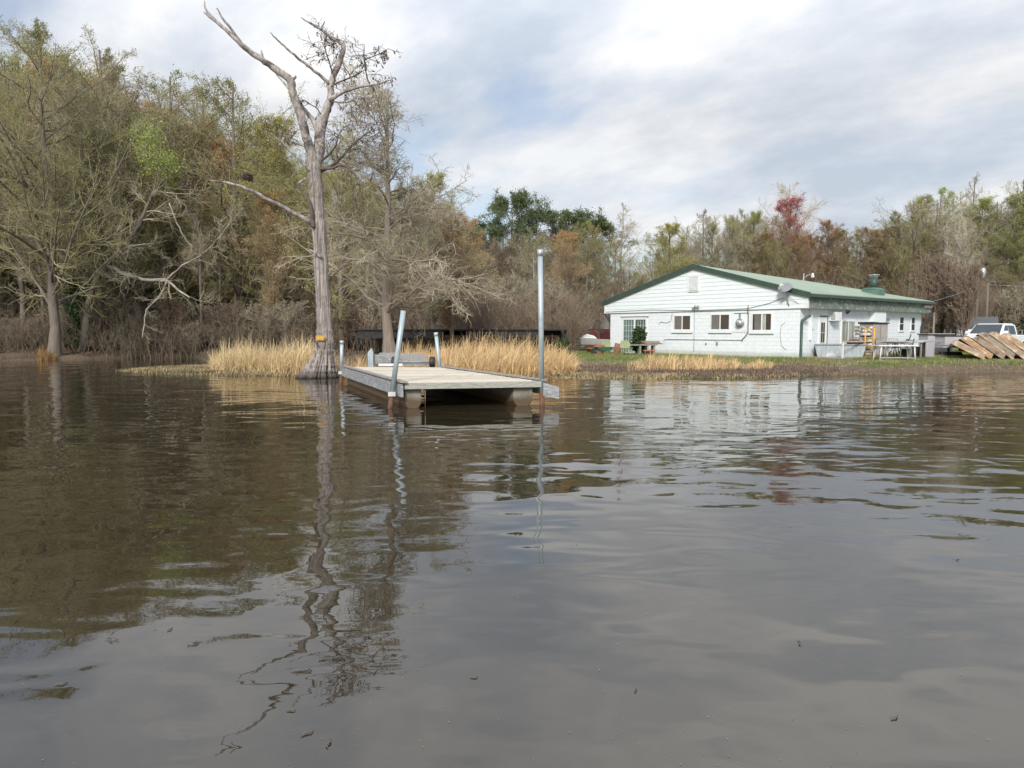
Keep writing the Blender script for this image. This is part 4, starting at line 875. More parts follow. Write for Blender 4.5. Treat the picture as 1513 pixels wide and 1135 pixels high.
# ------------------------------------------------------------------ dead cypress
M_bark = mat('dead_cypress_wood', (0.40, 0.355, 0.32), (0.17, 0.145, 0.128), 4.5, 0.9, 0.09, stretch=(4.2, 4.2, 0.18), lo=0.42, hi=0.60, c3=(0.13, 0.11, 0.095), s3=1.2, lo3=0.54, hi3=0.70)
stain(M_bark, 0.02, 0.35, (0.045, 0.037, 0.030))
M_limb = mat('silvered_deadwood', (0.44, 0.405, 0.37), (0.17, 0.145, 0.13), 5.0, 0.85, 0.012, stretch=(2, 2, 0.8), c3=(0.09, 0.075, 0.065), s3=1.8, lo3=0.52, hi3=0.62)
TY = 26.4; PM = TY/FPX
base = at(481, 557, Y=TY); base.z = 0
dead = empty('dead_cypress_tree', (base.x, TY, 0), 0, 'tall dead bald cypress with forked silvery limbs and flared base beside the dock', 'tree')
def smooth(pts, rs, sub=3, jit=0.0):
    P = [Vector(p) for p in pts]; out = []; ro = []
    for i in range(len(P)-1):
        p0 = P[max(i-1, 0)]; p1 = P[i]; p2 = P[i+1]; p3 = P[min(i+2, len(P)-1)]
        for k in range(sub):
            s_ = k/sub; a_ = 2*p1 + (p2-p0)*s_ + (2*p0-5*p1+4*p2-p3)*s_**2 + (-p0+3*p1-3*p2+p3)*s_**3
            v = a_*0.5
            if jit: v = v + Vector((rd.gauss(0, jit), rd.gauss(0, jit), rd.gauss(0, jit)))
            out.append(v); ro.append((rs[i]*(1-s_) + rs[i+1]*s_)*(1+rd.uniform(-.06, .08)))
    out.append(P[-1]); ro.append(rs[-1]); return out, ro
def pxpath(pts, dy0=0.0, dy1=0.0, Y0=TY, org=None):
    out = []; n = len(pts)
    for i, (a_, b_) in enumerate(pts):
        v = at(a_, b_, Y=Y0 + dy0 + (dy1-dy0)*i/max(1, n-1)); out.append(v - (org if org is not None else Vector((base.x, TY, 0))))
    return out
# trunk with flutes
tp = [(473, 560), (474.5, 548), (477, 535), (479.5, 520), (480, 505), (479, 480), (478, 446), (475, 410), (472, 348), (469, 310), (467, 283), (465, 254), (463, 236), (461, 224)]
tr_ = [25.5, 21.5, 17, 14.5, 13.2, 12.4, 12, 11.8, 11.6, 11, 11, 11.5, 12.5, 10.5]
pts, rs = smooth(pxpath(tp), [r*PM*(1 if i < 3 else 0.92 if i < 5 else 0.86) for i, r in enumerate(tr_)], 6)
rsd = rs; vs = []; fs = []; ns = 144
for i, (p_, r_) in enumerate(zip(pts, rs)):
    zz_ = max(p_.z, -0.2); fl = max(0, 1 - zz_/1.9)**1.3
    for k in range(ns):
        a_ = 2*math.pi*k/ns
        g1 = math.exp(-(math.sin(a_*4.5+0.6+0.2*math.sin(p_.z*2))/0.22)**2); g2 = math.exp(-(math.sin(a_*8+1.0+0.3*math.sin(p_.z*1.3))/0.30)**2)
        rr = r_*(1 + 0.06*fl - (0.04+0.42*fl)*g1 - (0.035+0.20*fl)*g2 + 0.02*math.sin(a_*7+p_.z*1.3) + 0.015*math.sin(p_.z*5+a_*2))
        rr += fl*r_*0.35*max(0, math.cos(a_-3.4))**4
        vs.append((p_.x + rr*math.cos(a_), p_.y + rr*math.sin(a_), p_.z - (0.3 if i == 0 else 0)))
for i in range(len(pts)-1):
    for k in range(ns): fs.append((i*ns+k, i*ns+(k+1) % ns, (i+1)*ns+(k+1) % ns, (i+1)*ns+k))
MB().add(vs, fs, True).build('trunk', M_bark, dead)
def limb(pp, rr, dy0=0, dy1=0, m_=None, sub=4, jit=0.008, sides=12, name='limb', par=None):
    p_, r_ = smooth(pxpath(pp, dy0, dy1), [x*PM*0.80 for x in rr], sub, jit)
    return MB().tube(p_, r_, sides).build(name, m_ or M_limb, par or dead)
big = limb([(465, 250), (463, 235), (457, 217), (452, 201), (447, 180), (439, 156), (432, 135), (429, 119), (412, 106), (391, 91), (367, 75), (346, 56), (320, 33), (301, 18)], [11, 9.5, 8.5, 8, 7.5, 7.2, 7, 7.2, 6, 5.2, 4.6, 3.6, 2.5, 1.2], 0, -1.5)
limb([(362, 71), (345, 48), (330, 28), (320, 12)], [3, 2.3, 1.8, 1.0], -1.1, -1.6, par=big, name='branch')
limb([(349, 57), (325, 36), (306, 17), (302, 1)], [3, 2.6, 2.0, 0.8], -1.1, -1.0, par=big, name='branch')
limb([(388, 88), (387, 80), (386, 74)], [3.5, 2.0, 0.8], -1.0, -1.0, par=big, name='stub')
limb([(431, 118), (436, 115), (437, 112)], [3, 2.2, 1.0], -0.5, -0.5, par=big, name='stub')
right = limb([(463, 250), (469, 232), (472, 214), (473, 196), (478, 174), (484, 158), (489, 145), (489, 124), (497, 103), (505, 82), (507, 66), (500, 60), (491, 57), (476, 44), (460, 35), (445, 26)], [11, 11, 10, 9.5, 8.5, 7.5, 6.8, 5.6, 5.0, 4.8, 4.4, 3.8, 3.2, 2.6, 2.0, 1.0], 0, 0.4)
limb([(474, 44), (478, 36), (480, 31)], [2, 1.2, 0.6], 0.3, 0.2, par=right, name='stub')
limb([(503, 66), (499, 58), (498, 50)], [2.4, 1.3, 0.6], 0.3, 0.2, par=right, name='stub')
limb([(473, 200), (466, 184), (458, 172), (449, 161), (443, 152)], [6, 5, 4.2, 3.4, 2.4], 0, 0.6, par=right, name='branch')
limb([(445, 155), (432, 138), (418, 121), (408, 110)], [3, 2.6, 2, 1], 0.8, 1.2, par=right, name='branch')
limb([(486, 124), (476, 114), (465, 106), (452, 95), (439, 85), (423, 71), (411, 60), (399, 48)], [3.0, 2.8, 2.5, 2.3, 2.1, 1.8, 1.3, 0.7], 0.1, -0.8, par=right, name='branch')
rb = limb([(487, 148), (498, 141), (510, 135), (531, 128), (555, 125), (566, 122), (575, 119)], [4.4, 3.8, 3.3, 2.5, 2.0, 1.6, 0.9], 0, 0.3, par=right, name='branch')
M_twd = mat('brown_twig', (0.14, 0.105, 0.08), (0.09, 0.07, 0.055), 6, 0.9)
M_dcl = mat('hanging_catkins', (0.10, 0.07, 0.05), (0.16, 0.11, 0.07), 3, 0.9)
limb([(546, 125), (542, 112), (539, 95), (538, 80), (538, 66)], [1.5, 1.3, 1.1, 0.9, 0.5], 0.2, 0.4, M_twd, par=right, name='branch')
limb([(490, 128), (500, 122), (516, 115), (530, 109), (541, 101)], [1.7, 1.5, 1.3, 1.0, 0.6], 0, 0.8, M_twd, par=right, name='branch')
limb([(491, 108), (487, 95), (482, 78), (476, 62)], [1.6, 1.3, 1.0, 0.5], 0, -0.5, M_twd, par=right, name='branch')
limb([(503, 85), (510, 100), (518, 114), (520, 126)], [1.2, 1.1, 0.9, 0.6], 0, -0.5, M_twd, par=right, name='branch')
limb([(539, 88), (555, 82), (566, 77), (574, 72)], [1.0, 0.8, 0.7, 0.4], 0.3, 0.5, M_twd, par=right, name='branch')
limb([(490, 150), (505, 152), (518, 150), (527, 143)], [1.2, 1.0, 0.8, 0.4], 0, -0.4, M_twd, par=right, name='branch')
limb([(476, 172), (468, 160), (455, 152), (448, 148)], [1.2, 1.0, 0.8, 0.4], 0, -0.4, M_twd, par=right, name='branch')
lo_ = limb([(463, 254), (455, 249), (439, 233), (423, 217), (411, 207), (400, 197)], [3.5, 3.0, 2.5, 2.0, 1.5, 0.7], 0, -1.2)
limb([(461, 232), (452, 218), (436, 212), (422, 208)], [2.2, 1.8, 1.3, 0.6], 0.0, 1.0)
limb([(456, 225), (445, 213), (430, 203), (418, 200)], [1.6, 1.3, 1.0, 0.5], 0.0, 1.5)
limb([(464, 333), (456.5, 328), (444, 320), (430, 313), (414, 303), (398, 296), (380, 286), (365, 279), (340, 271), (313, 267)], [4.5, 4.2, 3.9, 3.6, 3.3, 3, 2.8, 2.6, 2.2, 1.2], 0, -1.8)
lb = limb([(463, 336), (461, 322), (459, 306), (453, 292), (444, 280), (440, 270)], [4, 3.2, 3.0, 2.8, 2.4, 2.0], -0.3, -0.5, M_twd)
limb([(440, 271), (448, 266), (456, 262)], [2.0, 1.6, 0.8], -0.5, -0.5, par=lb, name='stub')
limb([(470, 255), (490, 245), (505, 232), (520, 215), (538, 200), (552, 190)], [3.5, 3.0, 2.5, 2.0, 1.5, 0.7], 0, 1.0, M_twd)
limb([(470, 250), (488, 249), (505, 244), (520, 252), (530, 266), (536, 278)], [3.2, 2.6, 2.2, 1.8, 1.4, 0.7], 0, -0.8, M_twd)
limb([(474, 238), (486, 228), (496, 215), (500, 200)], [2.5, 2.0, 1.4, 0.6], 0, -0.6, M_twd)
limb([(474, 380), (466, 374), (457, 369)], [2.8, 2.0, 1.0], -0.3, -0.5)
limb([(478, 425), (500, 400), (520, 385)], [1.8, 1.3, 0.6], 0.2, 1.0, M_twd)
limb([(470, 512), (464, 500), (460, 492), (450, 480)], [1.3, 1.1, 0.9, 0.5], -0.4, -0.6, M_twd)
limb([(478, 516), (481, 506), (478, 500)], [1.2, 0.9, 0.5], -0.6, -0.7, M_twd)

# yellow sign nailed to the trunk
q = at(473, 499.5, Y=TY-0.42)
sg = empty('yellow_sign', q, 0.0, 'small yellow rectangular sign nailed to the dead cypress trunk', 'sign')
MB().box(-0.165, 0.165, 0, 0.012, -0.085, 0.085).build('plate', mat('sign_yellow', (0.50, 0.29, 0.02), (0.42, 0.23, 0.015), 6, 0.5), sg)
MB().box(-0.005, 0.03, -0.006, -0.001, -0.01, 0.02).box(-0.13, -0.03, -0.006, -0.001, -0.035, -0.022).box(0.04, 0.13, -0.006, -0.001, 0.02, 0.034).box(-0.12, -0.04, -0.006, -0.001, 0.012, 0.024).box(0.05, 0.12, -0.006, -0.001, -0.045, -0.034).build('lettering', mat('sign_marks', (0.78, 0.70, 0.40), (0.5, 0.36, 0.10), 30, 0.6), sg)
# ------------------------------------------------------------------ vegetation
def nrm(a): return a/np.maximum(np.linalg.norm(a, axis=-1, keepdims=True), 1e-9)
def children(r, P, R, n, t0, t1, length, ang, up, K, wander, rf, rmin=0.006, taper=0.35, spread=0.5, updir=None):
    """n branches on each parent polyline. P (m,k,3), R (m,k); length: function(parent_length, t) -> length; ang (lo,hi) degrees"""
    m, k0, _ = P.shape
    plen = np.linalg.norm(np.diff(P, axis=1), axis=2).sum(1)
    idx = np.repeat(np.arange(m), n)
    tt = (np.tile(np.arange(n), m) + r.uniform(0, 1, m*n))/n; tt = t0 + (t1-t0)*tt
    f = tt*(k0-1); i = np.minimum(f.astype(int), k0-2); fr = (f-i)[:, None]
    a = P[idx, i]; b = P[idx, i+1]; pos = a*(1-fr)+b*fr; tan = nrm(b-a)
    rad = R[idx, i]*(1-fr[:, 0]) + R[idx, i+1]*fr[:, 0]
    v = r.normal(size=pos.shape); v -= (v*tan).sum(1, keepdims=True)*tan; v = nrm(v)
    an = np.radians(r.uniform(ang[0], ang[1], len(idx)))[:, None]
    d = np.cos(an)*tan + np.sin(an)*v
    Ln = length(plen[idx], tt)*r.uniform(0.7, 1.25, len(idx))
    r0 = np.maximum(rad*rf, rmin)
    out = np.zeros((len(idx), K, 3)); out[:, 0] = pos
    upv = np.array([0, 0, 1.0])
    for k in range(1, K):
        u = up if not callable(up) else up(k/(K-1))
        d = nrm(d + r.normal(size=d.shape)*wander + upv*u)
        out[:, k] = out[:, k-1] + d*(Ln/(K-1))[:, None]
    rr = r0[:, None]*np.linspace(1, taper, K)[None, :]
    return out, np.maximum(rr, rmin*0.6)
def tubes(P, R, sides):
    m, K, _ = P.shape
    T = np.zeros_like(P); T[:, 1:-1] = P[:, 2:]-P[:, :-2]; T[:, 0] = P[:, 1]-P[:, 0]; T[:, -1] = P[:, -1]-P[:, -2]; T = nrm(T)
    mean = nrm(P[:, -1]-P[:, 0]); ref = np.where(np.abs(mean[:, 2:3]) < 0.8, np.array([[0, 0, 1.0]]), np.array([[1.0, 0, 0]]))
    U = nrm(np.cross(T, ref[:, None, :])); Vv = np.cross(T, U)
    a = np.arange(sides)*2*np.pi/sides
    V = P[:, :, None, :] + R[:, :, None, None]*(U[:, :, None, :]*np.cos(a)[None, None, :, None] + Vv[:, :, None, :]*np.sin(a)[None, None, :, None])
    base_ = (np.arange(m)*K*sides)[:, None, None]; kk = (np.arange(K-1)*sides)[None, :, None]; s1 = np.arange(sides)[None, None, :]; s2 = (np.arange(sides)+1) % sides; s2 = s2[None, None, :]
    F = np.stack([base_+kk+s1, base_+kk+s2, base_+kk+sides+s2, base_+kk+sides+s1], -1).reshape(-1, 4)
    return V.reshape(-1, 3), F
def joinm(parts):
    Vs, Fs, o = [], [], 0
    for V, F in parts: Vs.append(V); Fs.append(F+o); o += len(V)
    return np.concatenate(Vs), np.concatenate(Fs)
def leaves(r, P, n, size, sp=0.06, elong=1.6, droop=0.0):
    """n small leaf blades near each twig polyline"""
    m, K, _ = P.shape; idx = np.repeat(np.arange(m), n); t_ = r.uniform(0.15, 1, len(idx))*(K-1); i = np.minimum(t_.astype(int), K-2); fr = (t_-i)[:, None]
    c = P[idx, i]*(1-fr)+P[idx, i+1]*fr + r.normal(size=(len(idx), 3))*sp
    a = nrm(r.normal(size=c.shape) + np.array([0, 0, -droop])); b = nrm(np.cross(a, r.normal(size=c.shape)))
    s = (size*r.uniform(0.6, 1.35, len(idx)))[:, None]
    V = np.stack([c, c+a*s*elong*0.5+b*s*0.5, c+a*s*elong, c+a*s*elong*0.5-b*s*0.5], 1).reshape(-1, 3)
    F = np.arange(len(V)).reshape(-1, 4); return V, F

class Proto: pass
PROTO = {}
def make_proto(name, seed, H, r0, clear, n1, len1, ang1, up1, n2, n3, n4, len2=0.45, len3=0.5, len4=0.6, wander=0.12, leaf=None, forks=0, up2=0.08, trunkw=0.03, rtw=0.0085, t1end=0.98, flare=1.3, k1=7, lean=(0, 0), up3=None, stems=1):
    r = np.random.default_rng(seed)
    K = 12; zz_ = np.linspace(0, 1, K)
    P = np.zeros((stems, K, 3)); R = np.zeros((stems, K))
    for s_ in range(stems):
        wx = np.cumsum(r.normal(size=K)*trunkw*H/K); wy = np.cumsum(r.normal(size=K)*trunkw*H/K); wx[0] = wy[0] = 0
        hs = 1 if s_ == 0 else r.uniform(0.75, 1.0); dx, dy = (r.uniform(-.16, .16, 2) if stems > 1 else (0, 0))
        P[s_, :, 0] = wx + (lean[0]+dx)*zz_*H + (r.uniform(-.3, .3) if s_ else 0); P[s_, :, 1] = wy + (lean[1]+dy)*zz_*H; P[s_, :, 2] = zz_*H*hs
        R[s_] = r0*(1-zz_*0.9)**0.9*(1 + (flare-1)*np.exp(-zz_*H/0.5))/(1 if stems == 1 else 1.3) + 0.012
    P[:, 0, 2] -= 0.3
    b1, R1 = children(r, P, R, n1, clear, t1end, len1, ang1, up1, k1, wander, 0.42, rmin=rtw*2, taper=0.25)
    b2, R2 = children(r, b1, R1, n2, 0.15, 1.0, lambda L_, t_: L_*len2*(1.15-0.75*t_), (25, 65), up2, 5, wander*1.1, 0.6, rmin=rtw*1.4, taper=0.4)
    b3, R3 = children(r, b2, R2, n3, 0.1, 1.0, lambda L_, t_: L_*len3*(1.1-0.5*t_), (25, 70), up2 if up3 is None else up3, 4, wander*1.3, 0.6, rmin=rtw, taper=0.5)
    big = [tubes(P, R, 9), tubes(b1, R1, 5)]
    tw = [tubes(b2, R2, 3), tubes(b3, R3, 3)]
    lastP = b3
    if n4:
        b4, R4 = children(r, b3, R3, n4, 0.1, 1.0, lambda L_, t_: L_*len4*(1.1-0.4*t_), (20, 65), up2 if up3 is None else up3, 3, wander*1.5, 0.7, rmin=rtw*0.8, taper=0.6)
        tw.append(tubes(b4, R4, 3)); lastP = b4
    p = Proto(); p.H = H
    V, F = joinm(big); p.trunk = npmesh(name+'_trunk', V, F, M_bark, smooth=True)
    V, F = joinm(tw); p.twigs = npmesh(name+'_crown', V, F, M_bark, smooth=False)
    p.leaf = None
    if leaf:
        V, F = leaves(r, lastP, *leaf); p.leaf = npmesh(name+'_foliage', V, F, M_bark)
    PROTO[name] = p; return p

cone = lambda w_, e_=1.0: (lambda L_, t_: L_*w_*(1-t_)**e_ + L_*0.05)
vase = lambda w_: (lambda L_, t_: L_*w_*np.sin(np.pi*np.clip(t_, 0, 1)*0.8+0.45)**1.2)
# bark and leaf colours
B_grey = mat('bark_grey', (0.20, 0.17, 0.14), (0.12, 0.10, 0.08), 3, 0.9, 0.015, stretch=(3, 3, 0.5))
B_pale = mat('bark_pale', (0.42, 0.39, 0.34), (0.26, 0.235, 0.20), 3, 0.9, 0.01)
B_brown = mat('bark_brown', (0.15, 0.105, 0.075), (0.09, 0.065, 0.05), 3, 0.9, 0.01)
T_grey = mat('twig_grey', (0.46, 0.405, 0.29), (0.29, 0.25, 0.17), 0.5, 0.9)
T_olive = mat('twig_olive', (0.38, 0.345, 0.18), (0.25, 0.225, 0.12), 0.5, 0.9)
T_pale = mat('twig_pale', (0.651, 0.574, 0.449), (0.434, 0.380, 0.287), 0.6, 0.9)
B_tan = mat('bark_tan', (0.38, 0.32, 0.26), (0.24, 0.20, 0.16), 4, 0.9, 0.02, stretch=(4, 4, 0.3))
T_br = mat('twig_brown_olive', (0.18, 0.15, 0.10), (0.115, 0.095, 0.065), 0.4, 0.9, c3=(0.17, 0.115, 0.085), s3=0.25)
T_tan = mat('twig_tan', (0.52, 0.46, 0.35), (0.36, 0.31, 0.23), 0.6, 0.9)
T_red = mat('twig_reddish', (0.29, 0.215, 0.155), (0.19, 0.145, 0.105), 0.6, 0.9)
def lf(name, c1, c2, c3=None): return mat(name, c1, c2, 0.7, 0.7, c3=c3, s3=0.35, lo3=0.5, hi3=0.62, trans=0.3, isl=0.35)
F_olive = lf('leaf_olive', (0.3, 0.3, 0.1), (0.2, 0.2, 0.075))
F_green = lf('leaf_spring_green', (0.4, 0.44, 0.12), (0.28, 0.33, 0.1))
F_lime = lf('leaf_lime', (0.34, 0.41, 0.08), (0.26, 0.33, 0.07))
F_rust = lf('leaf_rust', (0.42, 0.235, 0.1), (0.31, 0.19, 0.085), (0.3, 0.25, 0.11))
F_orange = lf('leaf_orange', (0.55, 0.33, 0.13), (0.42, 0.25, 0.1))
F_red = lf('leaf_red', (0.6, 0.16, 0.17), (0.46, 0.12, 0.13))
F_yel = lf('leaf_yellow_olive', (0.46, 0.42, 0.11), (0.33, 0.31, 0.1))
F_pine = lf('needle_dark', (0.1, 0.135, 0.052), (0.14, 0.175, 0.07))
F_bud = lf('bud_tan', (0.341, 0.295, 0.155), (0.232, 0.217, 0.116))

make_proto('a', 11, 16, 0.20, 0.12, 30, vase(0.33), (28, 60), 0.05, 10, 7, 2, leaf=(1, 0.055, 0.09))
make_proto('b', 12, 16, 0.17, 0.18, 26, vase(0.26), (25, 50), 0.06, 10, 7, 2, leaf=(1, 0.05, 0.08), wander=0.14)
make_proto('c', 13, 16, 0.22, 0.10, 30, vase(0.36), (38, 68), 0.05, 11, 7, 2, leaf=(2, 0.055, 0.09), wander=0.15)
make_proto('d', 14, 15, 0.18, 0.15, 30, vase(0.30), (25, 50), 0.06, 11, 8, 4, leaf=(2, 0.05, 0.11))
make_proto('slim', 15, 16, 0.15, 0.40, 20, vase(0.18), (18, 40), 0.08, 8, 7, 3)
make_proto('multi', 16, 14, 0.18, 0.12, 11, vase(0.30), (20, 48), 0.06, 10, 8, 3, stems=3, leaf=(2, 0.055, 0.08))
make_proto('cyp', 21, 20, 0.30, 0.14, 50, lambda L_, t_: L_*(0.36*np.sin(np.pi*(t_*0.80+0.22))**0.8+0.03), (48, 82), lambda s_: 0.06, 11, 8, 3, wander=0.13, leaf=(1, 0.05, 0.05), up2=0.04, flare=1.55, len2=0.42)
make_proto('droop', 22, 13.4, 0.23, 0.14, 52, lambda L_, t_: L_*(0.45*(1-t_)**0.55*(t_ < 0.62) + (t_ >= 0.62)*0.27*np.sin(np.pi*np.clip((1.06-t_)/0.46, 0, 1))**0.6), (55, 88), lambda s_: 0.07-0.17*(s_ > 0.45), 11, 8, 2, wander=0.22, leaf=(1, 0.035, 0.05), up2=-0.02, up3=-0.03, flare=2.0, len2=0.42, rtw=0.010)
make_proto('bush', 24, 4.5, 0.035, 0.1, 7, vase(0.35), (10, 35), 0.06, 6, 5, 2, stems=9, rtw=0.010, wander=0.10, leaf=None)
# pine: whorls with clumps of needles
def make_pine(name, seed, H):
    r = np.random.default_rng(seed); K = 10; zz_ = np.linspace(0, 1, K); P = np.zeros((1, K, 3)); P[0, :, 2] = zz_*H; P[0, :, 0] = np.cumsum(r.normal(size=K))*0.05
    R = (0.22*(1-zz_*0.85))[None]
    b1, R1 = children(r, P, R, 46, 0.35, 1.0, lambda L_, t_: L_*(0.24*np.sin(np.pi*np.clip((1.05-t_)/0.75, 0, 1))**0.7 + 0.02), (55, 85), 0.07, 6, 0.12, 0.4, rmin=0.03)
    b2, R2 = children(r, b1, R1, 10, 0.35, 1.0, lambda L_, t_: L_*0.35, (25, 60), 0.10, 4, 0.15, 0.6, rmin=0.02)
    p = Proto(); p.H = H; V, F = joinm([tubes(P, R, 8), tubes(b1, R1, 4)]); p.trunk = npmesh(name+'_trunk', V, F, B_brown)
    V, F = tubes(b2, R2, 3); p.twigs = npmesh(name+'_crown', V, F, B_brown)
    V, F = leaves(r, b2[:, 1:], 60, 0.075, 0.17, 3.2); p.leaf = npmesh(name+'_foliage', V, F, B_brown); PROTO[name] = p
make_pine('pine', 31, 15)

NT = [0]
def tree(proto, x, y, H, wood, twig, leafm, label, group=None, rz=None, wide=1.0, name='tree', cat='tree', base_z=None):
    p = PROTO[proto]; s_ = H/p.H
    z0 = max(gz(x, y), 0.0) if base_z is None else base_z
    e_ = empty(name, (x, y, z0), rd.uniform(0, 6.28) if rz is None else rz, label, cat, group)
    e_.scale = (s_*wide, s_*wide, s_)
    for nm, me_, m_ in (('trunk', p.trunk, wood), ('crown', p.twigs, twig), ('foliage', p.leaf, leafm)):
        if me_ is None or m_ is None: continue
        o = obj(nm, me_, e_); o.material_slots[0].link = 'OBJECT'; o.material_slots[0].material = m_
    NT[0] += 1
    return e_
def tree_px(proto, px, pytop, Y, *a, pb=None, **k):
    tp_ = at(px, pytop, Y=Y); z0 = max(gz(tp_.x, Y), 0.0)
    return tree(proto, tp_.x, Y, tp_.z - z0, *a, **k)

PLURAL = []
def ordinals():
    W = ['leftmost', 'second', 'third', 'fourth', 'fifth', 'sixth', 'seventh', 'eighth', 'ninth', 'tenth'] + [w_ for w_ in ('eleventh', 'twelfth', 'thirteenth', 'fourteenth', 'fifteenth', 'sixteenth', 'seventeenth', 'eighteenth', 'nineteenth', 'twentieth', 'twentyfirst', 'twenty-second', 'twenty-third', 'twenty-fourth')]
    gs = {}
    for o in PLURAL: gs.setdefault(o['group'], []).append(o)
    for g_, L_ in gs.items():
        L_.sort(key=lambda o: o.location.x/o.location.y)
        if len(L_) == 1: continue
        for i, o in enumerate(L_):
            o['label'] = (W[i] + ' from left' if 0 < i < len(L_)-1 else 'leftmost' if i == 0 else 'rightmost') + ' of the ' + g_
# --- landmark trees
tree_px('cyp', 58, 42, 43.5, B_grey, T_olive, F_olive, 'very tall cypress with bare trunk in the water edge at the far left, spreading crown', rz=0.7)
tree_px('droop', 574, 158, 32.5, B_tan, T_tan, F_olive, 'leafless cypress with drooping tangled branches just right behind the dead tree', rz=1.0, wide=1.18)
tree_px('cyp', 150, 75, 52, B_grey, T_grey, F_olive, 'tall bare cypress behind and to the right of the far left cypress', rz=3.0)
tree_px('a', 250, 112, 54, B_grey, T_olive, F_olive, 'tall dark-crowned tree left of the rounded wood top', rz=2.0, wide=1.15)
tree_px('c', 345, 125, 52, B_grey, T_olive, F_olive, 'broad olive tree left of the dead tree limbs', rz=4.0, wide=1.05)
tree_px('a', 300, 130, 58, B_grey, T_grey, F_bud, 'broad grey crowned tree between the dark-crowned and the broad olive tree', rz=5.0, wide=1.1)
tree_px('d', 410, 178, 50, B_grey, T_olive, F_yel, 'short yellowish tree seen behind the trunk of the dead tree on its left', rz=1.0)
tree_px('c', 500, 205, 47, B_grey, T_olive, F_green, 'green-tinged tree just right behind the dead tree trunk', rz=1.8)
tree_px('d', 640, 262, 42, B_grey, T_grey, F_green, 'pale green budding tree right of the drooping cypress', rz=2.2, wide=1.2)
tree_px('d', 668, 318, 40, B_brown, T_red, F_rust, 'orange-budding tree at the right edge of the left wood', rz=0.3, wide=1.3)
tree_px('pine', 755, 296, 78, B_brown, B_brown, F_pine, 'pointed dark green pine standing above the wood, left of the three', rz=0.3, name='pine_tree', cat='tree')
tree_px('pine', 828, 318, 84, B_brown, B_brown, F_pine, 'rounded dark green pine in the middle of the three above the wood', rz=1.5, name='pine_tree', wide=1.25)
tree_px('pine', 880, 330, 82, B_brown, B_brown, F_pine, 'low rounded dark green pine, right of the three above the wood', rz=2.8, name='pine_tree', wide=1.2)
tree_px('pine', 725, 338, 76, B_brown, B_brown, F_pine, 'small green pine low on the left of the pointed pine', rz=4.0, name='pine_tree', wide=1.1)
tree_px('a', 868, 330, 66, B_grey, T_olive, F_yel, 'broad yellowish-olive tree left of the white building', rz=0.9, wide=1.15)
tree_px('d', 835, 345, 62, B_grey, T_grey, F_orange, 'orange-tinged tree below the middle pine', rz=2.9, wide=1.2)
tree_px('c', 790, 345, 64, B_grey, T_grey, F_olive, 'greyish open tree behind the tallest pole of the dock', rz=5.1)
tree_px('slim', 922, 300, 72, B_pale, T_pale, None, 'slender pale leafless tree rising alone left of the roof ridge', rz=1.0, wide=1.3)
tree_px('d', 990, 334, 70, B_grey, T_olive, F_yel, 'golden olive budding tree above the left roof slope', rz=2.0, wide=1.35)
tree_px('a', 1168, 272, 92, B_pale, T_pale, None, 'tall pale leafless tree behind the red maple', rz=2.0, wide=1.0)
tree_px('d', 1170, 296, 88, B_brown, T_red, F_red, 'crimson red budding maple above the roof', rz=0.2, wide=1.12)
tree_px('multi', 1385, 278, 84, B_grey, T_olive, F_green, 'tall spreading spring green tree above the far end of the roof', rz=1.1, wide=1.15)
tree_px('b', 1420, 300, 68, B_pale, T_pale, None, 'white-barked leaning sycamore above the pickup truck', rz=2.1, wide=0.8)
tree_px('b', 1440, 262, 82, B_grey, T_grey, None, 'tall grey leafless tree behind the white-barked sycamore', rz=0.1, wide=1.0)
tree_px('a', 1512, 268, 78, B_grey, T_grey, F_yel, 'tall tree with yellowish top at the right edge of the photo', rz=0.6, wide=0.9)

# --- rows of the wood: (px range, step, depth, top profile, choices)
def row(pxs, Y0, jitY, prof, mix, group, labtail, wide=(0.95, 1.25), jt=10):
    labtail = labtail.replace('the dense wood on ', '')
    xs_, ys_ = zip(*prof)
    for px in pxs:
        px = px + rd.uniform(-7, 7); Y = Y0 + rd.uniform(-jitY, jitY); top = float(np.interp(px, xs_, ys_)) + rd.uniform(-jt, jt*1.6)
        pr, wd_, tw_, lf_, adj = rd.choice(mix)
        PLURAL.append(tree_px(pr, px, top, Y, wd_, tw_, lf_, adj + ' ' + labtail, group=adj + 's ' + group, wide=rd.uniform(*wide)))
mixL = [('d', B_grey, T_olive, F_yel, 'yellow-tinged budding tree'), ('d', B_brown, T_grey, F_orange, 'orange-tan budding tree'), ('a', B_grey, T_grey, F_olive, 'bare olive-budded tree'), ('b', B_grey, T_olive, F_olive, 'slim olive-twigged tree'), ('c', B_grey, T_grey, F_bud, 'spreading brown leafless tree'),
        ('multi', B_brown, T_olive, F_olive, 'many-stemmed olive tree'), ('a', B_grey, T_olive, F_green, 'budding pale green tree'), ('slim', B_grey, T_grey, None, 'thin straight leafless tree')]
profL = [(-160, 60), (0, 60), (90, 75), (180, 110), (220, 140), (300, 150), (380, 170), (410, 200), (470, 215), (520, 225), (600, 265), (680, 300), (710, 330)]
row(range(-130, 700, 30), 50, 2.5, [(a_, b_+110) for a_, b_ in profL], mixL, 'fronting the left wood', 'fronting the left wood', jt=30)
row(range(-150, 700, 30), 57, 3, [(a_, b_+30) for a_, b_ in profL], mixL, 'in the middle of the left wood', 'in the middle of the left wood', jt=16)
row(range(-160, 700, 32), 66, 3, [(a_, b_+25) for a_, b_ in profL], mixL, 'at the back of the left wood', 'at the back of the left wood', jt=12)
mixM = [('c', B_grey, T_grey, F_olive, 'greyish olive tree'), ('d', B_brown, T_red, F_rust, 'brownish budding tree'), ('multi', B_brown, T_red, None, 'reddish many-stemmed tree'), ('b', B_pale, T_grey, None, 'pale-stemmed leafless tree')]
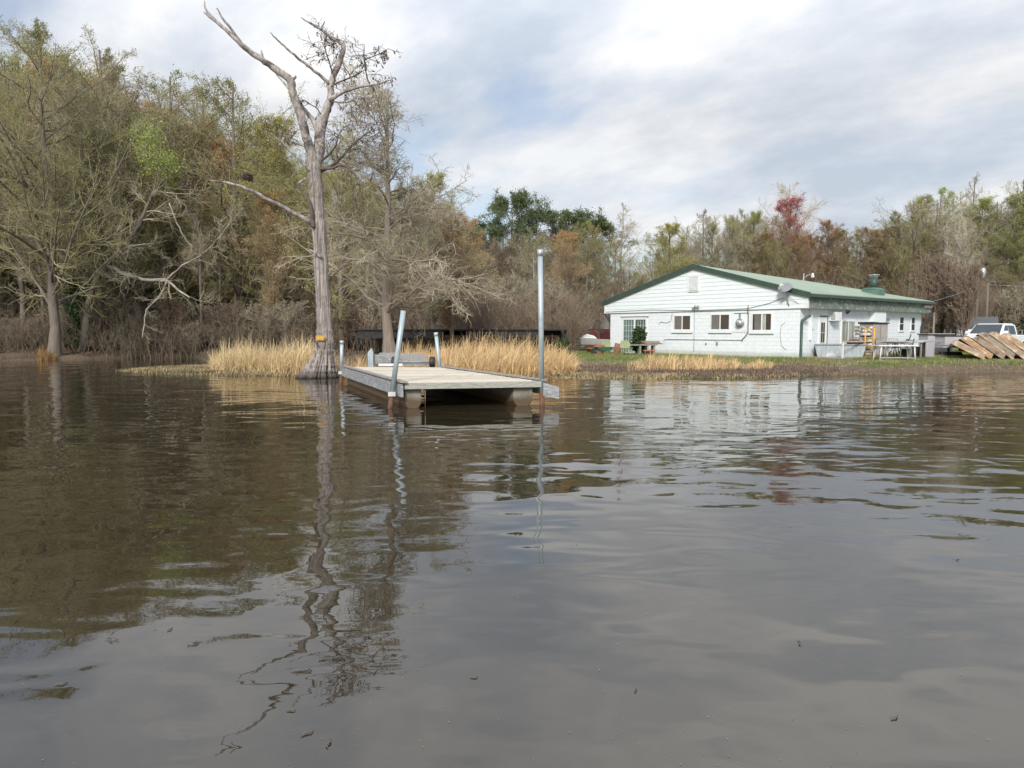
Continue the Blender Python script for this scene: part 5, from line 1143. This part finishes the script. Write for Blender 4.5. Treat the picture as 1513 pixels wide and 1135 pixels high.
profM = [(690, 345), (760, 350), (850, 355), (900, 360), (925, 385), (940, 420)]
row(range(690, 930, 24), 60, 3, [(a_, b_+45) for a_, b_ in profM], mixM, 'between the reeds and the white building', 'between reeds and building', jt=20)
row(range(690, 935, 22), 70, 3, profM, mixM, 'at the back of the middle wood', 'at the back of the middle wood', jt=8)
mixR = [('a', B_grey, T_grey, None, 'grey leafless tree'), ('c', B_grey, T_grey, F_bud, 'tan-budding tree'), ('d', B_brown, T_red, F_rust, 'rust-brown budding tree'), ('multi', B_grey, T_olive, F_olive, 'olive many-stemmed tree'), ('b', B_grey, T_grey, None, 'slim grey leafless tree')]
profR = [(930, 400), (960, 375), (1030, 325), (1100, 318), (1160, 325), (1230, 325), (1300, 325), (1340, 300), (1420, 290), (1513, 285), (1700, 280)]
mixRa = [mixR[0], mixR[1], mixR[4]]; mixRb = [mixR[2], mixR[2], mixR[2], mixR[3]]; mixRg = ('d', B_grey, T_olive, F_green, 'spring green budding tree'); mixRa = mixRa + [mixRg]
mixRc = [mixRg, mixRg, mixR[0], mixR[3], mixR[4], mixR[1]]
row(range(935, 1140, 17), 86, 4, profR, mixRa, 'behind the roof ridge', 'behind the roof ridge', jt=8, wide=(0.8, 1.0))
row(range(1140, 1340, 20), 82, 4, [(a_, b_+10) for a_, b_ in profR], mixRb, 'behind the green roof slope', 'behind the green roof slope', jt=12)
row(range(1340, 1680, 20), 78, 4, [(a_, b_+10) for a_, b_ in profR], mixRc, 'behind the pickup truck', 'behind the pickup truck', jt=15)
row(range(930, 1700, 26), 96, 4, [(a_, b_+25) for a_, b_ in profR], mixR, 'at the back of the right wood', 'at the back of the right wood', jt=10)
mixU = [('bush', B_brown, T_red, None, 'reddish-brown leafless bush'), ('bush', B_grey, T_grey, None, 'grey-brown leafless bush')]
def bushes(pxs, Y0, jY, H, mix, group, tail, wide=1.2):
    for px in pxs:
        Y = Y0 + rd.uniform(-jY, jY); q = at(px + rd.uniform(-5, 5), 500, Y=Y); pr, wd_, tw_, l_, adj = rd.choice(mix)
        PLURAL.append(tree(pr, q.x, Y, H*rd.uniform(0.75, 1.25), wd_, tw_, None, adj + ' ' + tail, adj + 'es ' + group, name='bush', cat='bush', wide=wide*rd.uniform(.85, 1.15)))
bushes(range(-120, 480, 34), 48.0, 1.4, 2.8, [mixU[1], mixU[1], mixU[0]], 'along the left bank', 'along the left bank', 1.5)
bushes(range(690, 845, 20), 53, 4, 4.5, mixU, 'behind the reeds', 'behind the reeds', 1.0)
bushes(range(1372, 1425, 10), 58, 3, 7.0, [mixU[0]], 'behind the grey bins', 'behind the grey bins', 0.8)
bushes(range(1430, 1600, 22), 68, 4, 5.0, mixU, 'beyond the boats', 'beyond the upturned boats', 1.2)
bushes(range(500, 690, 30), 47, 3, 4.0, mixU, 'behind the drooping cypress', 'behind the drooping cypress', 1.2)

ordinals()
# leaning tree over the cove
LY = 45.5; lq = at(128, 520, Y=LY); lorg = Vector((lq.x, LY, 0.0)); LPM = LY/FPX
lean = empty('leaning_tree', lorg, 0, 'crooked tree leaning right over the cove with a pale drooping limb and lime green top', 'tree')
def ll(pp, rr, m_, name, par, dy=0.0, sides=8):
    p_, r_ = smooth(pxpath(pp, 0, dy, LY, lorg), [x*LPM*0.72 for x in rr], 4, 0.02); return MB().tube(p_, r_, sides).build(name, m_, par), p_, r_
o, p1, r1 = ll([(120, 535), (128, 470), (137, 429), (148, 408), (159, 392), (185, 362), (206, 331), (217, 305), (227, 286), (246, 270)], [8, 7, 6, 5.6, 5.2, 4.6, 3.8, 3.2, 2.8, 1.5], B_grey, 'trunk', lean)
_, p2, r2 = ll([(159, 394), (170, 397), (185, 405), (211, 413), (243, 414), (262, 427), (280, 440)], [4.4, 4.0, 3.8, 3.4, 2.8, 2.2, 1.4], B_pale, 'limb', lean, -1.0)
_, p3, r3 = ll([(246, 416), (236, 438), (217, 458), (213, 480), (211, 500)], [2.2, 1.8, 1.7, 1.3, 1.0], B_pale, 'limb', lean, -0.5)
_, p4, r4 = ll([(227, 286), (231, 262), (232, 245), (228, 215)], [2.4, 2, 1.6, 0.8], B_grey, 'limb', lean)
_, p5, r5 = ll([(243, 416), (270, 392), (300, 375), (320, 355), (340, 330)], [2.0, 1.7, 1.5, 1.2, 0.7], B_pale, 'limb', lean, -1.0)
_, p6, r6 = ll([(105, 450), (118, 430), (135, 410), (160, 385), (185, 366), (215, 360)], [1.0, 1.3, 1.6, 1.8, 1.3, 0.8], B_pale, 'limb', lean, -1.0)
_, p7, r7 = ll([(250, 300), (262, 330), (272, 350), (285, 365)], [1.6, 1.7, 1.6, 1.2], B_pale, 'limb', lean, 1.0)
r = np.random.default_rng(77); parts = []
for pp, rr, n_, L0 in ((p1, r1, 16, 1.9), (p2, r2, 7, 1.6), (p4, r4, 16, 1.5), (p5, r5, 12, 1.2), (p3, r3, 4, 0.8), (p6, r6, 8, 1.0)):
    P = np.array([[tuple(v) for v in pp]]); R = np.array([rr])
    b1, R1 = children(r, P, R, n_, 0.45 if pp is p1 else 0.2, 1, lambda L_, t_: np.full_like(t_, L0), (30, 70), 0.04, 6, 0.15, 0.5, rmin=0.02)
    b2, R2 = children(r, b1, R1, 7, 0.1, 1, lambda L_, t_: L_*0.5, (25, 60), 0.05, 4, 0.2, 0.6, rmin=0.014); b3, R3 = children(r, b2, R2, 5, 0.1, 1, lambda L_, t_: L_*0.6, (25, 60), 0.03, 3, 0.2, 0.6, rmin=0.011)
    parts += [tubes(b1, R1, 4), tubes(b2, R2, 3), tubes(b3, R3, 3)]
    if pp is p4: green = b3
V, F = joinm(parts); obj('crown', npmesh('leaning_twigs', V, F, T_grey), lean)
V, F = leaves(r, green, 7, 0.075, 0.22); obj('foliage', npmesh('leaning_leaves', V, F, F_lime), lean)

# twigs and hanging catkins of the dead cypress's one live side
parts = []; r = np.random.default_rng(5); lp = []
for pp, n_, L0, dr in (([(546, 125), (542, 112), (539, 95), (538, 80), (538, 66)], 10, 0.75, -0.08), ([(490, 128), (500, 122), (516, 115), (530, 109), (541, 101)], 10, 0.5, -0.05), ([(491, 108), (487, 95), (482, 78), (476, 62)], 14, 0.75, -0.03),
                    ([(539, 88), (555, 82), (566, 77), (574, 72)], 10, 0.5, -0.12), ([(490, 150), (505, 152), (518, 150), (527, 143)], 6, 0.5, -0.1), ([(476, 172), (468, 160), (455, 152), (448, 148)], 8, 0.4, 0.02), ([(505, 85), (498, 65), (490, 58), (478, 46)], 9, 0.5, -0.1),
                    ([(488, 245), (505, 232), (520, 215), (538, 200), (552, 190)], 16, 1.3, -0.06), ([(488, 249), (505, 244), (520, 252), (530, 266), (536, 278)], 14, 1.2, -0.06), ([(474, 238), (486, 228), (496, 215), (500, 200)], 9, 1.0, -0.04), ([(531, 128), (555, 125), (575, 119)], 5, 0.35, -0.1), ([(423, 217), (411, 207), (400, 197)], 4, 0.5, 0.05), ([(452, 218), (436, 212), (422, 208)], 6, 0.6, 0.05)):
    P = np.array([[tuple(v) for v in pxpath(pp, 0.1, 0.4)]]); R = np.full((1, len(pp)), 0.02)
    b1, R1 = children(r, P, R, n_, 0.1, 1, lambda L_, t_: np.full_like(t_, L0), (30, 75), dr, 6, 0.2, 0.5, rmin=0.011)
    b2, R2 = children(r, b1, R1, 6, 0.2, 1, lambda L_, t_: L_*0.5, (25, 70), dr, 4, 0.25, 0.6, rmin=0.009)
    parts += [tubes(b1, R1, 3), tubes(b2, R2, 3)]; lp.append(b2)
V, F = joinm(parts); obj('twigs', npmesh('dead_twigs', V, F, M_twd), dead)
V, F = leaves(r, np.concatenate(lp), 1, 0.05, 0.03, 2.6, 1.5); tag(obj('catkins', npmesh('dead_catkins', V, F, M_dcl), dead), kind='stuff')
# bird nest in the wood
q = at(367, 262, Y=46); r = np.random.default_rng(9)
P = q[0] and np.zeros((160, 3, 3)); 
for i in range(160):
    a_ = r.uniform(0, 6.28); c_ = np.array([math.cos(a_)*r.uniform(.05, .3), math.sin(a_)*r.uniform(.05, .3), r.uniform(-.15, .15)]); d_ = nrm(np.array([-math.sin(a_), math.cos(a_), r.normal()*0.4]) + r.normal(size=3)*0.4)*r.uniform(.15, .35)
    P[i, 0] = c_-d_; P[i, 1] = c_ + r.normal(size=3)*0.02; P[i, 2] = c_+d_
V, F = tubes(P, np.full((160, 3), 0.013), 3); o = obj('bird_nest', npmesh('nest', V, F, M_twd)); o.location = q; tag(o, 'dark twiggy bird nest high in the branches left of the dead tree', 'nest')

# evergreen shrubs
def evergreen(px, pyc, Y, w_, h_, label, seed, m_):
    q = at(px, pyc, Y=Y); z0 = gz(q.x, Y); r = np.random.default_rng(seed)
    e_ = empty('evergreen_shrub', (q.x, Y, z0), 0, label, 'shrub')
    P = np.zeros((1, 6, 3)); P[0, :, 2] = np.linspace(0, h_, 6); R = np.linspace(0.06, 0.02, 6)[None]
    b1, R1 = children(r, P, R, 26, 0.05, 1, lambda L_, t_: w_*(1-t_*0.75), (40, 80), 0.05, 5, 0.15, 0.5, rmin=0.015); b2, R2 = children(r, b1, R1, 7, 0.2, 1, lambda L_, t_: L_*0.4, (30, 60), 0.05, 3, 0.2, 0.6, rmin=0.01)
    V, F = joinm([tubes(P, R, 6), tubes(b1, R1, 3)]); obj('stem', npmesh('shrub_stem', V, F, B_brown), e_)
    V, F = leaves(r, b2, 26, 0.10, 0.10); obj('foliage', npmesh('shrub_leaves', V, F, m_), e_)
F_holly = lf('holly_green', (0.035, 0.075, 0.022), (0.055, 0.10, 0.03))
evergreen(112, 470, 46.5, 1.1, 4.3, 'dark green holly shrub beside the trunk of the far left cypress', 3, F_holly)
for i, (px, w_, h_, lab) in enumerate([(1478, 1.8, 2.6, 'green shrub directly right of the small white shed'), (1504, 2.2, 3.2, 'taller green shrub at the right edge behind the boats'), (1535, 2.2, 3.0, 'green shrub beyond the right edge of the boats row')]):
    evergreen(px, 480, 66, w_, h_, lab, 40+i, F_holly)
evergreen(832, 510, 40, 0.35, 0.6, 'small green shrub left of the garden, right of the tall reeds', 50, F_holly)
evergreen(944, 505, 40.3, 0.35, 1.3, 'small leafy potted plant in front of the sliding glass door', 51, F_holly)

# ------------------------------------------------------------------ reeds, weeds, grass
def blades(r, base_, h_, w_, lean_, K=4, curl=0.5, bias=(0, 0)):
    n = len(base_); a = r.uniform(0, 2*np.pi, n); d = np.stack([np.cos(a)+bias[0], np.sin(a)+bias[1], np.zeros(n)], 1)
    side = np.stack([-np.sin(a+r.uniform(-1, 1, n)), np.cos(a), np.zeros(n)], 1); side = nrm(side)
    hh = h_*r.uniform(0.55, 1.15, n); ln = np.abs(r.normal(size=n))*lean_; Vs = []
    kink = r.uniform(0.45, 0.85, n); kk = (r.uniform(size=n) < curl)*r.uniform(0.3, 1.3, n)
    pos = base_.copy(); el = np.pi/2 - ln
    for k in range(K):
        wd_ = w_*(1-k/(K-1)*0.8)
        Vs.append(pos - side*wd_/2); Vs.append(pos + side*wd_/2)
        e2 = el - kk*(k/(K-1) > kink-0.3)*(k+1)/K*1.6
        pos = pos + (d*np.cos(e2)[:, None] + np.array([0, 0, 1.0])*np.sin(e2)[:, None])*(hh/(K-1))[:, None]
    V = np.stack(Vs, 1)    # n, 2K, 3
    b = (np.arange(n)*2*K)[:, None]; F = np.concatenate([np.stack([b+2*k, b+2*k+1, b+2*k+3, b+2*k+2], -1) for k in range(K-1)], 1).reshape(-1, 4)
    return V.reshape(-1, 3), F
M_reed = mat('dry_reed', (0.80, 0.60, 0.33), (0.62, 0.45, 0.24), 1.2, 0.75, isl=0.28, trans=0.25)
M_reed2 = mat('dry_reed_pale', (0.80, 0.65, 0.39), (0.64, 0.51, 0.30), 1.2, 0.75, isl=0.28, trans=0.25)
def reeds(name, poly, n, h_, label, seed, m_, w_=0.022, hprof=None):
    """poly: list of (px, depth_near, depth_far)"""
    r = np.random.default_rng(seed); xs_ = np.array([p[0] for p in poly], float); n0 = np.array([p[1] for p in poly]); f0 = np.array([p[2] for p in poly]); hp = np.array([p[3] for p in poly])
    px = r.uniform(xs_[0], xs_[-1], n); cl = r.uniform(size=n)
    px = px + 6*np.sin(px*0.35)*0.5
    a = np.interp(px, xs_, n0); b = np.interp(px, xs_, f0); Y = a + (b-a)*r.uniform(size=n); hf = np.interp(px, xs_, hp)*(0.8 + 0.25*np.sin(px*0.21+Y*1.7) )
    X = (px-756.5)/FPX*Y; Z = np.maximum(terrain(X, Y), -0.05)
    B_ = np.stack([X, Y, Z], 1); q_ = int(n*0.7)
    V, F = joinm([blades(r, B_[:q_], h_*hf[:q_]*1.08, w_, 0.42, 6, 0.75, (0.25, -0.1)), blades(r, B_[q_:], h_*hf[q_:]*1.12, w_*1.7, 0.85, 7, 1.0, (0.35, -0.2))])
    o = obj(name, npmesh(name, V, F, m_)); tag(o, label, 'reeds', kind='stuff'); return o
reeds('dry_reeds', [(308, 30.2, 33, 0.45), (330, 29.4, 33, 0.9), (360, 28.8, 32.5, 1.05), (395, 28.5, 32, 0.8)], 3800, 1.35, 'left clump of pale dry reeds on the weedy spit', 1, M_reed2)
reeds('dry_reeds', [(392, 28.6, 32, 0.75), (420, 27.6, 31.5, 1.0), (450, 27.3, 31, 1.05), (478, 27.3, 31, 0.9)], 3800, 1.38, 'clump of pale dry reeds directly left of the dead cypress trunk', 2, M_reed2)
reeds('dry_reeds', [(486, 27.5, 30, 0.8), (520, 26.8, 29, 0.75), (550, 26.8, 29, 0.7)], 1100, 1.0, 'thin dry reeds between the dead cypress and the wooden post', 3, M_reed)
reeds('dry_reeds', [(590, 27.5, 32, 0.75), (640, 26.5, 32, 0.8), (660, 25.5, 31.5, 0.95), (700, 25.0, 31.5, 1.15), (745, 25.2, 31.5, 1.12), (800, 25.8, 31, 1.0), (825, 27, 31, 0.9), (848, 28.0, 30, 0.5)], 11500, 1.18, 'broad stand of golden dry reeds right behind the dock', 4, M_reed)
reeds('dry_reeds', [(930, 28.5, 31.0, 0.3), (960, 28.5, 31.2, 0.9), (985, 28.5, 31, 1.0), (1010, 28.5, 31.2, 0.6), (1040, 28.5, 31, 0.9), (1090, 28.5, 30.5, 0.5), (1105, 28.7, 30, 0.3)], 3000, 0.72, 'low dry reeds in front of the white block wall', 5, M_reed, 0.02)
reeds('dry_reeds', [(1108, 28.5, 30, 0.5), (1125, 28.5, 30.5, 1.0), (1142, 28.5, 30, 0.5)], 700, 0.5, 'small dry reed clump near the right building corner', 6, M_reed, 0.02)

def scatter(name, label, cat, n, px0, px1, d0, d1, cond, h_, w_, m_, seed, lean_=0.7, K=3):
    r = np.random.default_rng(seed); px = r.uniform(px0, px1, n); Y = np.sqrt(r.uniform(d0**2, d1**2, n)); X = (px-756.5)/FPX*Y; Z = terrain(X, Y); ok = cond(px, X, Y, Z)
    B_ = np.stack([X, Y, Z], 1)[ok]
    V, F = blades(r, B_, h_, w_, lean_, K, 0.3); o = obj(name, npmesh(name, V, F, m_)); tag(o, label, cat, kind='stuff')
M_weed = mat('water_weed', (0.25, 0.19, 0.095), (0.38, 0.29, 0.16), 1.5, 0.8, isl=0.5, c3=(0.17, 0.15, 0.07), s3=0.5)
M_purple = mat('purple_mud_weed', (0.13, 0.085, 0.072), (0.19, 0.13, 0.10), 1.5, 0.85, isl=0.4)
M_grassb = mat('spring_grass', (0.13, 0.19, 0.035), (0.20, 0.24, 0.06), 0.8, 0.7, isl=0.35, trans=0.2, c3=(0.30, 0.26, 0.12), s3=0.5, lo3=0.48, hi3=0.6)
M_dryg = mat('dry_grass', (0.36, 0.28, 0.16), (0.24, 0.19, 0.10), 1.0, 0.8, isl=0.4)
nz_ = lambda X, Y, s, sd: sinnoise(X, Y, s, sd)
scatter('water_weed_mat', 'low brownish mat of water weed along the muddy shoreline', 'water weed', 130000, 170, 1300, 24, 37, lambda px, X, Y, Z: (Z > -0.03) & (Z < 0.085), 0.10, 0.026, M_weed, 21, 0.9)
scatter('mud_weed', 'dark purplish weeds on the mud between the water weed and the grass', 'weeds', 40000, 640, 1240, 24, 33, lambda px, X, Y, Z: (Z > 0.07+0.03*nz_(X, Y, 2, 4)) & (Z < 0.24) & (nz_(X, Y, 1.1, 6) > -0.7), 0.12, 0.022, M_purple, 22, 0.8)
scatter('lawn_grass', 'short green spring grass on the bank around the building', 'grass', 120000, 840, 1700, 27, 46, lambda px, X, Y, Z: (Z > 0.25) & (nz_(X, Y, 0.9, 8) > -0.25 + 0.35*(Z < 0.3)), 0.10, 0.022, M_grassb, 23, 0.7)
scatter('dry_bank_grass', 'dry tan grass and litter along the bank edge', 'grass', 40000, 840, 1700, 26, 36, lambda px, X, Y, Z: (Z > 0.10) & (nz_(X, Y, 1.3, 12) > -0.1), 0.09, 0.02, M_dryg, 24, 1.1)
scatter('bank_litter', 'dark brown leaf litter and dry grass along the left wooded bank', 'ground cover', 60000, -300, 520, 38, 56, lambda px, X, Y, Z: (Z > 0.05) & (nz_(X, Y, 1.0, 13) > -0.4), 0.22, 0.03, mat('litter', (0.15, 0.10, 0.06), (0.09, 0.065, 0.04), 1, 0.9, isl=0.5), 25, 0.9)
scatter('golden_tuft', 'orange-brown dry grass tuft at the foot of the far left cypress', 'grass', 500, 55, 82, 41.5, 43.5, lambda px, X, Y, Z: Z > -0.1, 0.55, 0.03, mat('tuft', (0.34, 0.20, 0.07), (0.26, 0.15, 0.06), 2, 0.8, isl=0.4), 26, 0.5)
# tangled understorey of thin stems: too many to count
def thicket(name, label, px0, px1, d0, d1, n, h_, m_, seed):
    r = np.random.default_rng(seed); px = r.uniform(px0, px1, n); Y = r.uniform(d0, d1, n); X = (px-756.5)/FPX*Y; Z = np.maximum(terrain(X, Y), 0)
    K = 5; P = np.zeros((n, K, 3)); P[:, 0] = np.stack([X, Y, Z], 1); d = nrm(np.stack([r.normal(size=n)*.3, r.normal(size=n)*.3, np.ones(n)], 1)); hh = h_*r.uniform(.5, 1.2, n)
    for k in range(1, K): d = nrm(d + r.normal(size=d.shape)*0.14); P[:, k] = P[:, k-1] + d*(hh/(K-1))[:, None]
    R = np.full((n, K), 0.014)*np.linspace(1.2, 0.6, K)
    b1, R1 = children(r, P, R, 5, 0.2, 1, lambda L_, t_: L_*0.4, (20, 60), 0.02, 4, 0.2, 0.7, rmin=0.009); b2, R2 = children(r, b1, R1, 3, 0.1, 1, lambda L_, t_: L_*0.5, (20, 60), 0.0, 3, 0.2, 0.7, rmin=0.008)
    V, F = joinm([tubes(P, R, 3), tubes(b1, R1, 3), tubes(b2, R2, 3)]); tag(obj(name, npmesh(name, V, F, m_)), label, 'undergrowth', kind='stuff')
thicket('undergrowth', 'brown tangled undergrowth of thin stems along the left bank', -300, 500, 44.5, 52, 1300, 2.2, T_br, 61)
thicket('undergrowth', 'dense brown scrub behind the reeds and the dark shelter', 480, 852, 46, 56, 1500, 3.4, T_red, 62)
thicket('undergrowth', 'dense scrub at the foot of the wood behind the white building', 1340, 1700, 64, 74, 900, 5.0, T_red, 63)
thicket('undergrowth', 'deep shaded scrub filling the back of the left wood', -400, 720, 58, 74, 5200, 5.5, T_olive, 64)
thicket('undergrowth', 'deep scrub filling the back of the middle and right wood', 700, 1750, 78, 98, 2400, 6.5, T_grey, 65)
# specks floating on the water
r = np.random.default_rng(71); n = 260; px = r.uniform(0, 1513, n); Y = 1/np.sqrt(r.uniform(1/20**2, 1/2.2**2, n)); X = (px-756.5)/FPX*Y
s_ = r.uniform(0.001, 0.0026, n)[:, None]*np.sqrt(Y)[:, None]*0.6; a = r.uniform(0, 6.28, n)[:, None]; c = np.stack([X, Y, np.full(n, 0.004)], 1); u = np.concatenate([np.cos(a), np.sin(a), a*0], 1); v = np.concatenate([-np.sin(a), np.cos(a), a*0], 1)
V = np.stack([c+u*s_*1.6, c+v*s_, c-u*s_*1.6, c-v*s_], 1).reshape(-1, 3)
tag(obj('floating_specks', npmesh('specks', V, np.arange(n*4).reshape(-1, 4), M_dryg)), 'tiny pale specks of pollen and debris drifting on the lake', 'debris', kind='stuff')

# a few dark leaves and bits of twig afloat near the camera
for i, (px, py, ln_) in enumerate([(455, 1084, 0.030), (484, 1098, 0.035), (430, 1050, 0.02), (940, 1020, 0.02), (1180, 950, 0.03), (250, 930, 0.025), (700, 1000, 0.02), (1320, 1060, 0.03), (90, 1010, 0.03)]):
    q = at(px, py, z=0.004); o = MB().tube([(-ln_, 0, 0), (-ln_*0.2, ln_*0.3, 0.003), (ln_*0.5, 0, 0.002), (ln_, ln_*0.4, 0.0)], [0.002, 0.004, 0.003, 0.001], 5).build('floating_twig', M_twd)
    o.location = q; o.rotation_euler.z = rd.uniform(0, 6); tag(o, ['curled dark twig afloat at the lower left of the middle', 'thin dark twig afloat just right of the curled one', 'tiny dark twig afloat above the curled one', 'tiny dark twig afloat right of the centre bottom', 'small dark twig afloat at the right on grey water', 'small dark twig afloat at the left under the wood reflection', 'tiny dark twig afloat near the centre bottom', 'small dark twig afloat near the lower right corner', 'small dark twig afloat near the lower left corner'][i], 'twig', 'bits of twig afloat on the lake')
